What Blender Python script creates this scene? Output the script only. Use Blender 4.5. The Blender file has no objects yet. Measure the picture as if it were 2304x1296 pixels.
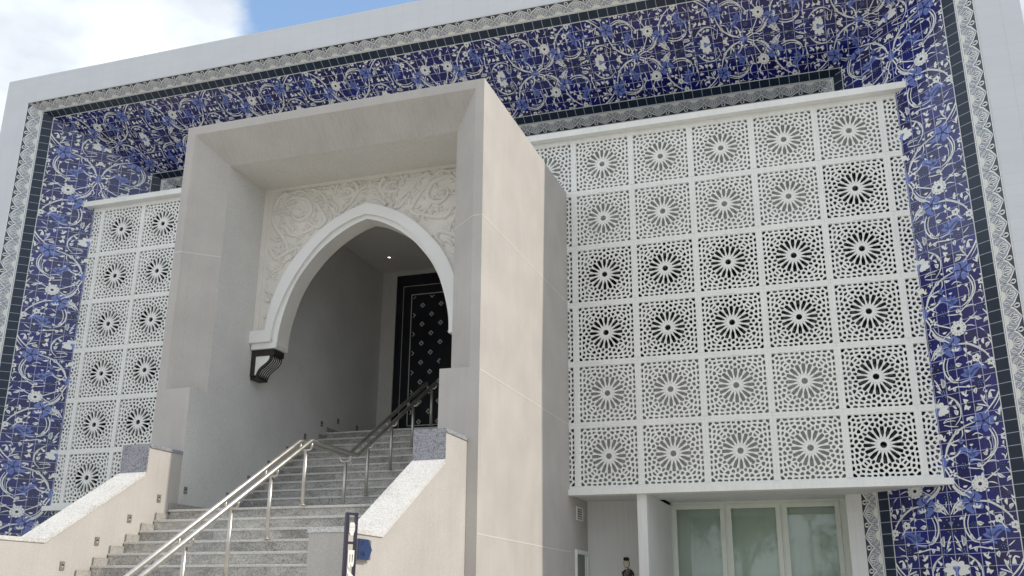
import bpy, bmesh, math, random
from mathutils import Vector, Matrix
R_ = math.radians
rnd = random.Random(7)
sc = bpy.context.scene
# ------------------------------------------------------------------ camera
cam_d = bpy.data.cameras.new('camera'); cam = bpy.data.objects.new('camera', cam_d); sc.collection.objects.link(cam)
yaw, pitch, roll = 0.3288480697889454, 0.31420006798953787, 0.006935522538367996
f_ = Vector((-math.sin(yaw)*math.cos(pitch), math.cos(yaw)*math.cos(pitch), math.sin(pitch)))
r_ = Vector((math.cos(yaw), math.sin(yaw), 0)); u_ = r_.cross(f_)
r2 = r_*math.cos(roll)+u_*math.sin(roll); u2 = -r_*math.sin(roll)+u_*math.cos(roll)
M = Matrix((r2, u2, -f_)).transposed().to_4x4(); M.translation = Vector((3.4806, -14.9187, -7.1828))
cam.matrix_world = M
cam_d.sensor_width = 36; cam_d.lens = 36*2204.064/2304; cam_d.clip_end = 3000; cam_d.clip_start = 0.05
sc.camera = cam
# ------------------------------------------------------------------ sky and sun
SUN = Vector((1.0, 0.056, 1.0)).normalized()
w = bpy.data.worlds.new('World'); sc.world = w; w.use_nodes = True
nt = w.node_tree; nt.nodes.clear(); N = nt.nodes; LK = nt.links
def nd(t, **k):
    n = N.new(t)
    for a, b in k.items(): setattr(n, a, b)
    return n
sky = nd('ShaderNodeTexSky', sky_type='NISHITA', sun_disc=False, sun_elevation=math.asin(SUN.z), sun_rotation=math.atan2(SUN.x, SUN.y))
sky.air_density = 1.3; sky.dust_density = 0.6; sky.ozone_density = 1.5
tc = nd('ShaderNodeTexCoord')
mp = nd('ShaderNodeMapping'); mp.inputs['Scale'].default_value = (1, 1, 1.7); LK.new(tc.outputs['Generated'], mp.inputs[0])
n1 = nd('ShaderNodeTexNoise'); n1.inputs['Scale'].default_value = 3.2; n1.inputs['Detail'].default_value = 9; n1.inputs['Roughness'].default_value = .55
n1.inputs['Distortion'].default_value = .25
LK.new(mp.outputs[0], n1.inputs['Vector'])
# a clear gap in the cloud cover round one direction of the sky
gap = nd('ShaderNodeVectorMath', operation='DISTANCE'); LK.new(tc.outputs['Generated'], gap.inputs[0]); gap.inputs[1].default_value = (-.375,.74,.56)
gr = nd('ShaderNodeMapRange'); gr.inputs[1].default_value = 0.06; gr.inputs[2].default_value = 0.17; gr.inputs[3].default_value = -0.36; gr.inputs[4].default_value = 0.2
LK.new(gap.outputs['Value'], gr.inputs[0])
ad = nd('ShaderNodeMath', operation='ADD'); LK.new(n1.outputs['Fac'], ad.inputs[0]); LK.new(gr.outputs[0], ad.inputs[1])
cr = nd('ShaderNodeMapRange', interpolation_type='SMOOTHSTEP'); cr.inputs[1].default_value = .44; cr.inputs[2].default_value = .60; LK.new(ad.outputs[0], cr.inputs[0])
n2 = nd('ShaderNodeTexNoise'); n2.inputs['Scale'].default_value = 5; n2.inputs['Detail'].default_value = 6; LK.new(mp.outputs[0], n2.inputs['Vector'])
c2 = nd('ShaderNodeMapRange'); c2.inputs[1].default_value = .35; c2.inputs[2].default_value = .65; c2.inputs[3].default_value = 2.7; c2.inputs[4].default_value = 5.6
LK.new(n2.outputs['Fac'], c2.inputs[0])
cc = nd('ShaderNodeVectorMath', operation='SCALE'); cc.inputs[0].default_value = (0.92, 0.985, 1.07); LK.new(c2.outputs[0], cc.inputs['Scale'])
mx = nd('ShaderNodeMix', data_type='RGBA'); LK.new(cr.outputs[0], mx.inputs[0]); LK.new(sky.outputs[0], mx.inputs[6]); LK.new(cc.outputs[0], mx.inputs[7])
bg = nd('ShaderNodeBackground'); bg.inputs['Strength'].default_value = 0.15; LK.new(mx.outputs[2], bg.inputs['Color'])
wo = nd('ShaderNodeOutputWorld'); LK.new(bg.outputs[0], wo.inputs[0])
sd = bpy.data.lights.new('sun', 'SUN'); so = bpy.data.objects.new('sun', sd); sc.collection.objects.link(so)
sd.energy = 2.0; sd.angle = R_(0.6); sd.color = (1.0, 0.91, 0.79)
so.rotation_euler = SUN.to_track_quat('Z', 'Y').to_euler(); so.location = SUN*60
sc.view_settings.view_transform = 'Standard'; sc.view_settings.look = 'None'; sc.view_settings.exposure = 0.64; sc.view_settings.gamma = 1
sc.view_settings.use_curve_mapping = False
sc.cycles.diffuse_bounces = 8; sc.cycles.max_bounces = 12
# ================================================================== helpers
col = sc.collection
MATS = {}
def newmat(name):
    m = bpy.data.materials.new(name); m.use_nodes = True; MATS[name] = m
    return m, m.node_tree, m.node_tree.nodes['Principled BSDF']
def node(t, typ, **k):
    n = t.nodes.new(typ)
    for a, b in k.items(): setattr(n, a, b)
    return n
def rgb(n, i, c): n.inputs[i].default_value = (c[0], c[1], c[2], 1)
def plaster(name, base, amp=.12, grit=1.0, scale=3.0, bump=.25, grain=180, rough=.85, spec=.3, streak=0.0, smap=(9, 9, .35)):
    """rendered wall: large soft mottling, fine grain, optional vertical weather streaks"""
    m, t, b = newmat(name)
    g = node(t, 'ShaderNodeNewGeometry')
    n1 = node(t, 'ShaderNodeTexNoise'); n1.inputs['Scale'].default_value = scale; n1.inputs['Detail'].default_value = 6
    n2 = node(t, 'ShaderNodeTexNoise'); n2.inputs['Scale'].default_value = grain; n2.inputs['Detail'].default_value = 2
    t.links.new(g.outputs['Position'], n1.inputs['Vector']); t.links.new(g.outputs['Position'], n2.inputs['Vector'])
    r = node(t, 'ShaderNodeValToRGB'); e = r.color_ramp.elements
    e[0].position = .3; e[1].position = .7
    e[0].color = tuple(c*(1-amp) for c in base)+(1,); e[1].color = tuple(min(1, c*(1+amp*.5)) for c in base)+(1,)
    t.links.new(n1.outputs['Fac'], r.inputs[0]); src = r.outputs[0]
    mm = node(t, 'ShaderNodeMix', data_type='RGBA', blend_type='MULTIPLY'); mm.inputs[0].default_value = 1
    rr = node(t, 'ShaderNodeMapRange'); rr.inputs[1].default_value = .3; rr.inputs[2].default_value = .7; rr.inputs[3].default_value = 1-.14*grit; rr.inputs[4].default_value = 1+.06*grit
    t.links.new(n2.outputs['Fac'], rr.inputs[0]); t.links.new(src, mm.inputs[6]); t.links.new(rr.outputs[0], mm.inputs[7]); src = mm.outputs[2]
    if streak:
        mp = node(t, 'ShaderNodeMapping'); mp.inputs['Scale'].default_value = smap
        t.links.new(g.outputs['Position'], mp.inputs[0])
        n3 = node(t, 'ShaderNodeTexNoise'); n3.inputs['Scale'].default_value = 2.2; n3.inputs['Detail'].default_value = 5
        t.links.new(mp.outputs[0], n3.inputs['Vector'])
        r3 = node(t, 'ShaderNodeMapRange'); r3.inputs[1].default_value = .45; r3.inputs[2].default_value = .75; r3.inputs[3].default_value = 1; r3.inputs[4].default_value = 1-streak
        t.links.new(n3.outputs['Fac'], r3.inputs[0])
        m3 = node(t, 'ShaderNodeMix', data_type='RGBA', blend_type='MULTIPLY'); m3.inputs[0].default_value = 1
        t.links.new(src, m3.inputs[6]); t.links.new(r3.outputs[0], m3.inputs[7]); src = m3.outputs[2]
    t.links.new(src, b.inputs['Base Color'])
    b.inputs['Roughness'].default_value = rough; b.inputs['Specular IOR Level'].default_value = spec
    bu = node(t, 'ShaderNodeBump'); bu.inputs['Strength'].default_value = bump; bu.inputs['Distance'].default_value = .004
    t.links.new(n2.outputs['Fac'], bu.inputs['Height']); t.links.new(bu.outputs[0], b.inputs['Normal'])
    return m
def granite(name, a, c, scale=60, rough=.55, slabs=False):
    m, t, b = newmat(name)
    g = node(t, 'ShaderNodeNewGeometry')
    v = node(t, 'ShaderNodeTexVoronoi'); v.inputs['Scale'].default_value = scale
    n2 = node(t, 'ShaderNodeTexNoise'); n2.inputs['Scale'].default_value = scale*1.2; n2.inputs['Detail'].default_value = 3
    n1 = node(t, 'ShaderNodeTexNoise'); n1.inputs['Scale'].default_value = 2.5; n1.inputs['Detail'].default_value = 7
    for x in (v, n2, n1): t.links.new(g.outputs['Position'], x.inputs['Vector'])
    s = node(t, 'ShaderNodeSeparateColor'); t.links.new(v.outputs['Color'], s.inputs[0])
    ma = node(t, 'ShaderNodeMath', operation='MULTIPLY_ADD'); ma.inputs[1].default_value = .55; t.links.new(s.outputs[0], ma.inputs[0]); t.links.new(n2.outputs['Fac'], ma.inputs[2])
    mb = node(t, 'ShaderNodeMath', operation='MULTIPLY_ADD'); mb.inputs[1].default_value = .5; t.links.new(n1.outputs['Fac'], mb.inputs[0]); t.links.new(ma.outputs[0], mb.inputs[2])
    r = node(t, 'ShaderNodeValToRGB'); e = r.color_ramp.elements; e[0].position = .62; e[1].position = .99
    e[0].color = a+(1,); e[1].color = c+(1,)
    mr = node(t, 'ShaderNodeMath', operation='SUBTRACT'); mr.inputs[1].default_value = .08; t.links.new(mb.outputs[0], mr.inputs[0])
    t.links.new(mr.outputs[0], r.inputs[0]); src = r.outputs[0]
    if slabs:   # separate slabs: each length of riser a slightly different stone, with grime drawn along it
        sp = node(t, 'ShaderNodeSeparateXYZ'); t.links.new(g.outputs['Position'], sp.inputs[0])
        fx = node(t, 'ShaderNodeMath', operation='SNAP'); fx.inputs[1].default_value = .93; t.links.new(sp.outputs[0], fx.inputs[0])
        fz = node(t, 'ShaderNodeMath', operation='SNAP'); fz.inputs[1].default_value = .1467; t.links.new(sp.outputs[2], fz.inputs[0])
        cb = node(t, 'ShaderNodeCombineXYZ'); t.links.new(fx.outputs[0], cb.inputs[0]); t.links.new(fz.outputs[0], cb.inputs[2])
        wn = node(t, 'ShaderNodeTexWhiteNoise', noise_dimensions='3D'); t.links.new(cb.outputs[0], wn.inputs['Vector'])
        wr = node(t, 'ShaderNodeMapRange'); wr.inputs[3].default_value = .78; wr.inputs[4].default_value = 1.12; t.links.new(wn.outputs['Value'], wr.inputs[0])
        mp = node(t, 'ShaderNodeMapping'); mp.inputs['Scale'].default_value = (3.5, 3.5, 9); t.links.new(g.outputs['Position'], mp.inputs[0])
        gn = node(t, 'ShaderNodeTexNoise'); gn.inputs['Scale'].default_value = 1.6; gn.inputs['Detail'].default_value = 7; gn.inputs['Roughness'].default_value = .65; t.links.new(mp.outputs[0], gn.inputs['Vector'])
        gm_ = node(t, 'ShaderNodeMapRange'); gm_.inputs[1].default_value = .38; gm_.inputs[2].default_value = .62; gm_.inputs[3].default_value = .74; gm_.inputs[4].default_value = 1.06; t.links.new(gn.outputs['Fac'], gm_.inputs[0])
        pr = node(t, 'ShaderNodeMath', operation='MULTIPLY'); t.links.new(wr.outputs[0], pr.inputs[0]); t.links.new(gm_.outputs[0], pr.inputs[1])
        mu = node(t, 'ShaderNodeMix', data_type='RGBA', blend_type='MULTIPLY'); mu.inputs[0].default_value = 1; t.links.new(src, mu.inputs[6]); t.links.new(pr.outputs[0], mu.inputs[7]); src = mu.outputs[2]
    t.links.new(src, b.inputs['Base Color'])
    b.inputs['Roughness'].default_value = rough
    return m
def simple(name, c, rough=.5, metal=0, spec=.5, noise=0.0, scale=20, emit=None):
    m, t, b = newmat(name); rgb(b, 'Base Color', c)
    b.inputs['Roughness'].default_value = rough; b.inputs['Metallic'].default_value = metal; b.inputs['Specular IOR Level'].default_value = spec
    if noise:
        g = node(t, 'ShaderNodeNewGeometry'); n = node(t, 'ShaderNodeTexNoise'); n.inputs['Scale'].default_value = scale; n.inputs['Detail'].default_value = 5
        t.links.new(g.outputs['Position'], n.inputs['Vector'])
        r = node(t, 'ShaderNodeValToRGB'); e = r.color_ramp.elements; e[0].position = .3; e[1].position = .7
        e[0].color = tuple(x*(1-noise) for x in c)+(1,); e[1].color = tuple(min(1, x*(1+noise)) for x in c)+(1,)
        t.links.new(n.outputs['Fac'], r.inputs[0]); t.links.new(r.outputs[0], b.inputs['Base Color'])
        rr = node(t, 'ShaderNodeMapRange'); rr.inputs[3].default_value = max(.02, rough-.1); rr.inputs[4].default_value = min(1, rough+.12)
        t.links.new(n.outputs['Fac'], rr.inputs[0]); t.links.new(rr.outputs[0], b.inputs['Roughness'])
    if emit:
        rgb(b, 'Emission Color', emit[0]); b.inputs['Emission Strength'].default_value = emit[1]
    return m
def tile(name, c1, c2, grout, gw=.045, rough=.18, mixg=1.0, ior=1.62):
    """glazed tile: UV is in tile units; each tile has its own slight shade; pale joints between"""
    m, t, b = newmat(name)
    uv = node(t, 'ShaderNodeUVMap'); sx = node(t, 'ShaderNodeSeparateXYZ'); t.links.new(uv.outputs[0], sx.inputs[0])
    fl = []; edge = []
    for k in (0, 1):
        f = node(t, 'ShaderNodeMath', operation='FLOOR'); t.links.new(sx.outputs[k], f.inputs[0]); fl.append(f)
        p = node(t, 'ShaderNodeMath', operation='PINGPONG'); p.inputs[1].default_value = .5; t.links.new(sx.outputs[k], p.inputs[0]); edge.append(p)
    mn = node(t, 'ShaderNodeMath', operation='MINIMUM'); t.links.new(edge[0].outputs[0], mn.inputs[0]); t.links.new(edge[1].outputs[0], mn.inputs[1])
    lt = node(t, 'ShaderNodeMath', operation='LESS_THAN'); lt.inputs[1].default_value = gw/2; t.links.new(mn.outputs[0], lt.inputs[0])
    cb = node(t, 'ShaderNodeCombineXYZ'); t.links.new(fl[0].outputs[0], cb.inputs[0]); t.links.new(fl[1].outputs[0], cb.inputs[1])
    wn = node(t, 'ShaderNodeTexWhiteNoise', noise_dimensions='3D'); t.links.new(cb.outputs[0], wn.inputs['Vector'])
    nb = node(t, 'ShaderNodeTexNoise'); nb.inputs['Scale'].default_value = .33; t.links.new(uv.outputs[0], nb.inputs['Vector'])
    fa = node(t, 'ShaderNodeMath', operation='MULTIPLY_ADD'); fa.inputs[1].default_value = .55; t.links.new(wn.outputs['Value'], fa.inputs[0])
    nb2 = node(t, 'ShaderNodeMapRange'); nb2.inputs[1].default_value = .4; nb2.inputs[2].default_value = .65; nb2.inputs[4].default_value = .6; t.links.new(nb.outputs['Fac'], nb2.inputs[0]); t.links.new(nb2.outputs[0], fa.inputs[2])
    mx = node(t, 'ShaderNodeMix', data_type='RGBA'); t.links.new(fa.outputs[0], mx.inputs[0]); mx.inputs[6].default_value = c1+(1,); mx.inputs[7].default_value = c2+(1,)
    mg = node(t, 'ShaderNodeMix', data_type='RGBA'); ms = node(t, 'ShaderNodeMath', operation='MULTIPLY'); ms.inputs[1].default_value = mixg
    t.links.new(lt.outputs[0], ms.inputs[0]); t.links.new(ms.outputs[0], mg.inputs[0]); t.links.new(mx.outputs[2], mg.inputs[6]); mg.inputs[7].default_value = grout+(1,)
    t.links.new(mg.outputs[2], b.inputs['Base Color']); b.inputs['IOR'].default_value = ior
    rr = node(t, 'ShaderNodeMapRange'); rr.inputs[3].default_value = rough; rr.inputs[4].default_value = .7; t.links.new(lt.outputs[0], rr.inputs[0]); t.links.new(rr.outputs[0], b.inputs['Roughness'])
    # each tile sits at a very slightly different tilt, so reflections break from tile to tile
    bu = node(t, 'ShaderNodeBump'); bu.inputs['Strength'].default_value = .35; bu.inputs['Distance'].default_value = .004
    nz = node(t, 'ShaderNodeTexNoise'); nz.inputs['Scale'].default_value = 1.3; t.links.new(uv.outputs[0], nz.inputs['Vector'])
    ah = node(t, 'ShaderNodeMath', operation='MULTIPLY_ADD'); ah.inputs[1].default_value = -.5; t.links.new(lt.outputs[0], ah.inputs[0]); t.links.new(nz.outputs['Fac'], ah.inputs[2])
    t.links.new(ah.outputs[0], bu.inputs['Height']); t.links.new(bu.outputs[0], b.inputs['Normal'])
    return m

M_beige = plaster('beige_render', (.53, .505, .475), amp=.09, scale=1.6, grain=95, bump=.35, streak=.045)
M_stain = plaster('streaked_render', (.53, .505, .475), amp=.09, scale=1.6, grain=95, bump=.35, streak=.11, smap=(26, 2.0, 2.0))
M_white = plaster('white_paint', (.74, .75, .74), grit=.3, amp=.06, scale=1.2, grain=90, bump=.06, rough=.6, streak=.07)
M_inner = plaster('inner_render', (.69, .685, .665), amp=.08, scale=1.4, grain=70, bump=.25)
M_joint = simple('joint_filler', (.66, .63, .58), .9)
M_relief = plaster('carved_plaster', (.76, .735, .68), grit=.4, amp=.07, scale=2.5, grain=60, bump=.12, rough=.8)
M_arch = plaster('arch_paint', (.82, .82, .80), grit=.2, amp=.03, scale=2, grain=140, bump=.03, rough=.7)
M_gran = granite('grey_granite', (.15, .15, .155), (.52, .51, .50), 95)
M_granl = granite('pale_granite_coping', (.40, .395, .38), (.70, .69, .665), 95, .6)
M_grand = granite('dark_granite_face', (.085, .085, .10), (.36, .36, .39), 100, .6)
M_gstep = granite('stair_granite', (.19, .185, .175), (.51, .495, .46), 100, .65, slabs=True)
M_skirt = granite('skirting_granite', (.20, .19, .175), (.40, .38, .35), 100, .65)
M_nose = granite('step_nosing', (.40, .39, .37), (.64, .63, .60), 110, .6)
M_lat = plaster('lattice_cast', (.85, .86, .83), grit=.3, amp=.05, scale=2, grain=60, bump=.06, rough=.6, streak=.06)
M_steel = simple('brushed_steel', (.58, .555, .51), .42, 1.0, noise=.08, scale=12)
M_black = simple('black_lacquer', (.008, .010, .017), .32, noise=.3, scale=3)
M_disc = simple('black_disc', (.006, .006, .007), .45)
M_pearl = simple('pearl_inlay', (.70, .70, .69), .4)
M_wood = simple('dark_stained_wood', (.022, .019, .017), .5, noise=.5, scale=25)
M_navy = simple('navy_enamel', (.03, .055, .15), .35, noise=.1)
M_signp = simple('sign_post_paint', (.028, .022, .045), .4, noise=.15)
M_letter = simple('sign_letter_white', (.88, .86, .80), .5)
M_metal = simple('light_plate_metal', (.24, .225, .20), .5, .2, noise=.15)
M_slot = simple('dark_slot', (.012, .012, .012), .8)
M_wframe = simple('window_frame_paint', (.74, .79, .72), .45, noise=.04, scale=4)
M_curt = simple('pale_green_blind', (.80, .88, .82), .8, noise=.05, scale=2)
M_back = plaster('grey_backing', (.55, .55, .53), amp=.06, scale=1.2, grain=60, bump=.05)
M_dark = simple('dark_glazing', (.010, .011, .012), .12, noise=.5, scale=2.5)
M_pave = plaster('paving', (.42, .40, .365), amp=.15, scale=1.0, grain=25, bump=.3)
M_ceil = plaster('porch_ceiling', (.70, .68, .63), amp=.05, scale=1.4, grain=60, bump=.1)
M_leaf = simple('leaf', (.05, .09, .03), .6, noise=.4, scale=6)
M_bark = simple('bark', (.10, .08, .06), .9, noise=.3, scale=12)
M_spot = simple('spotlight_glow', (1, .95, .85), .4, emit=((1, .93, .8), 3.0))
M_brown = simple('plaque_back', (.22, .19, .16), .5)
T_base = tile('blue_glazed_tile', (.007, .012, .18), (.013, .013, .085), (.42, .45, .60), .05, .10)
T_navy = tile('navy_glazed_tile', (.015, .027, .048), (.021, .034, .057), (.36, .40, .47), .055, .22, 1.0, 1.42)
T_white = tile('white_glaze_motif', (.80, .82, .80), (.84, .86, .84), (.52, .54, .56), .045, .25, .55)
T_blue = tile('mid_blue_glaze_motif', (.10, .155, .45), (.15, .21, .53), (.42, .44, .60), .05, .2)
T_ink = tile('ink_blue_glaze_motif', (.008, .010, .035), (.014, .014, .05), (.36, .38, .46), .05, .16)
T_bdr = tile('border_ground', (.035, .042, .06), (.04, .05, .07), (.10, .11, .14), .02, .25)
T_wwall = tile('white_wall_tile', (.61, .635, .66), (.64, .665, .69), (.50, .52, .545), .022, .22, .7, 1.5)

def obj(name, me, mats, parent=None, smooth=False):
    if isinstance(me, bmesh.types.BMesh):
        d = bpy.data.meshes.new(name); me.to_mesh(d); me.free(); me = d
    if not isinstance(mats, (list, tuple)): mats = [mats]
    for m in mats: me.materials.append(m)
    o = bpy.data.objects.new(name, me); col.objects.link(o)
    if parent: o.parent = parent
    if smooth:
        for p in me.polygons: p.use_smooth = True
    return o
def empty(name, label, cat, group=None, loc=(0, 0, 0)):
    o = bpy.data.objects.new(name, None); col.objects.link(o); o.location = loc; tag(o, label, cat, group); o.empty_display_size = .2
    return o
def tag(o, label, cat, group=None, kind=None):
    if label: o['label'] = label
    if cat: o['category'] = cat
    if group: o['group'] = group
    if kind: o['kind'] = kind
    return o
def off(parent, me):  # parts are modelled in world coordinates: move them into the parent's frame
    return me
def box(bm, x0, x1, y0, y1, z0, z1, mi=0, bev=0):
    vs = [bm.verts.new((x, y, z)) for x in (x0, x1) for y in (y0, y1) for z in (z0, z1)]
    q = [(0, 1, 3, 2), (4, 6, 7, 5), (0, 4, 5, 1), (2, 3, 7, 6), (0, 2, 6, 4), (1, 5, 7, 3)]
    fs = []
    for a in q:
        f = bm.faces.new([vs[i] for i in a]); f.material_index = mi; fs.append(f)
    if bev:
        es = list({e for f in fs for e in f.edges})
        bmesh.ops.bevel(bm, geom=es, offset=bev, segments=2, affect='EDGES', profile=.7)
def prism(bm, pts, axis, a0, a1, mi=0, bev=0):
    """closed polygon pts (2D, in the two other axes, in order) extruded along axis from a0 to a1"""
    def mk(p, a):
        if axis == 'x': return (a, p[0], p[1])
        if axis == 'y': return (p[0], a, p[1])
        return (p[0], p[1], a)
    A = [bm.verts.new(mk(p, a0)) for p in pts]; B = [bm.verts.new(mk(p, a1)) for p in pts]
    fs = [bm.faces.new(A), bm.faces.new(B[::-1])]
    n = len(pts)
    for i in range(n): fs.append(bm.faces.new((A[i], B[i], B[(i+1) % n], A[(i+1) % n])))
    for f in fs: f.material_index = mi
    bmesh.ops.recalc_face_normals(bm, faces=fs)
    if bev:
        es = list({e for f in fs for e in f.edges})
        bmesh.ops.bevel(bm, geom=es, offset=bev, segments=2, affect='EDGES')
def quad(bm, *p, mi=0):
    f = bm.faces.new([bm.verts.new(q) for q in p]); f.material_index = mi; return f
def tube(bm, pts, r, seg=10, mi=0, caps=True):
    pts = [Vector(p) for p in pts]; rings = []
    up = Vector((0.13, .27, .95))
    for i, p in enumerate(pts):
        if i == 0: d = pts[1]-p
        elif i == len(pts)-1: d = p-pts[-2]
        else: d = (pts[i+1]-p).normalized()+(p-pts[i-1]).normalized()
        d.normalize()
        a = d.cross(up)
        if a.length < .05: a = d.cross(Vector((1, 0, 0)))
        a.normalize(); b = d.cross(a)
        rr = r[i] if isinstance(r, (list, tuple)) else r
        rings.append([bm.verts.new(p+(a*math.cos(t)+b*math.sin(t))*rr) for t in [2*math.pi*k/seg for k in range(seg)]])
    for A, B in zip(rings, rings[1:]):
        for k in range(seg):
            f = bm.faces.new((A[k], A[(k+1) % seg], B[(k+1) % seg], B[k])); f.material_index = mi; f.smooth = True
    if caps:
        for Rg in (rings[0][::-1], rings[-1]):
            f = bm.faces.new(Rg); f.material_index = mi
def BM(): return bmesh.new()
def filled(name, loops, depth, bevel=0):
    """flat plate with holes: loops[0] outer, others holes (2D); returns a mesh in XY, thickness along Z (centred)"""
    cu = bpy.data.curves.new(name, 'CURVE'); cu.dimensions = '2D'; cu.fill_mode = 'BOTH'; cu.extrude = depth/2
    for lp in loops:
        s = cu.splines.new('POLY'); s.points.add(len(lp)-1); s.use_cyclic_u = True
        for i, p in enumerate(lp): s.points[i].co = (p[0], p[1], 0, 1)
    o = bpy.data.objects.new(name, cu); col.objects.link(o); bpy.context.view_layer.update()
    me = bpy.data.meshes.new_from_object(o.evaluated_get(bpy.context.evaluated_depsgraph_get()))
    bpy.data.objects.remove(o); me.materials.clear(); me.name = name
    return me
def catmull(P, n=5):
    P = [Vector(p) for p in P]
    if len(P) == 2: return [P[0].lerp(P[1], i/n) for i in range(n+1)]
    Q = [P[0]*2-P[1]]+P+[P[-1]*2-P[-2]]; out = []
    for i in range(1, len(Q)-2):
        a, b, c, d = Q[i-1:i+3]
        for k in range(n):
            t = k/n
            out.append(.5*((2*b)+(c-a)*t+(2*a-5*b+4*c-d)*t*t+(3*b-a-3*c+d)*t**3))
    out.append(P[-1]); return out

# ================================================================== geometry constants (metres-like units, X along facade, Y into the building, Z up)
CX = -2.97
GZ = -8.70
YB, YO = 1.047, -1.086
XRi, XRo = 3.627, 5.862
XLi, XLo = 2*CX-XRi, 2*CX-XRo
ZTi, ZTo = 1.293, 2.612
XF = 6.46; XFL = 2*CX-XF; ZF = 3.20
LREV = math.hypot(XRo-XRi, YB-YO); LSOF = math.hypot(ZTo-ZTi, YB-YO)

# ================================================================== GROUND
bm = BM(); quad(bm, (-400, -400, GZ), (400, -400, GZ), (400, 400, GZ), (-400, 400, GZ))
tag(obj('ground', bm, M_pave), None, None, kind='structure')

# ================================================================== BUILDING
bld = empty('museum_building', 'white tiled building whose deep recess is lined with blue and white floral tiles', 'building', loc=(CX, 3, GZ))
PO = Vector((CX, 3, GZ))
def under(o, root=None):
    """parent keeping the world-coordinates mesh in place"""
    o.parent = root; o.matrix_parent_inverse = Matrix.Translation(-Vector(root.location)); return o
def tiles_uv(me, fn):
    uv = me.uv_layers.new(name='UVMap')
    for p in me.polygons:
        for li in p.loop_indices:
            uv.data[li].uv = fn(me.vertices[me.loops[li].vertex_index].co, p.normal)
# white frame: front ring, outer sides, roof
bm = BM()
def ringq(a, b, c, d): quad(bm, *[(x, YO, z) for x, z in (a, b, c, d)])
ringq((XFL, GZ), (XLo, GZ), (XLo, ZTo), (XFL, ZF)); ringq((XRo, GZ), (XF, GZ), (XF, ZF), (XRo, ZTo)); ringq((XLo, ZTo), (XRo, ZTo), (XF, ZF), (XFL, ZF))
quad(bm, (XF, YO, GZ), (XF, 12, GZ), (XF, 12, ZF), (XF, YO, ZF)); quad(bm, (XFL, YO, GZ), (XFL, YO, ZF), (XFL, 12, ZF), (XFL, 12, GZ))
quad(bm, (XFL, YO, ZF), (XF, YO, ZF), (XF, 12, ZF), (XFL, 12, ZF)); quad(bm, (XFL, 12, GZ), (XFL, 12, ZF), (XF, 12, ZF), (XF, 12, GZ))
bmesh.ops.remove_doubles(bm, verts=bm.verts, dist=1e-4)
o = obj('facade_frame', bm, T_wwall); under(o, bld)
tiles_uv(o.data, lambda co, n: ((co.x if abs(n.x) < .5 else co.y)/.33+.2, co.z/.165))
# back wall of the recess, with the opening for the windows (seen below the lattice on the right) and the porch
bm = BM()
YW = 2.06
RW0, RW1, RZ = .567, 3.41, -5.487
for (x0, x1, z0, z1) in ((XLi, -5.313, GZ, ZTi), (-5.313, -.633, -.46, ZTi), (-.633, RW0-.15, GZ, ZTi), (RW0-.15, RW1, RZ, ZTi), (RW1, XRi, GZ, ZTi)):
    quad(bm, (x0, YB, z0), (x1, YB, z0), (x1, YB, z1), (x0, YB, z1))
quad(bm, (RW0, YB, RZ), (RW1, YB, RZ), (RW1, YW, RZ), (RW0, YW, RZ)); quad(bm, (RW1, YB, GZ), (RW1, YW, GZ), (RW1, YW, RZ), (RW1, YB, RZ))
o = obj('back_wall', bm, M_white); under(o, bld)
# soffit slab under the lattice and the fin wall beside the windows
bm = BM(); box(bm, -.628, 4.70, .10, YB-.003, -5.535, -5.49); o = obj('lattice_soffit', bm, M_white); under(o, bld)
bm = BM(); box(bm, .420, .567, -.02, YW, GZ, -5.538); o = obj('fin_wall', bm, M_white); under(o, bld)

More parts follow.
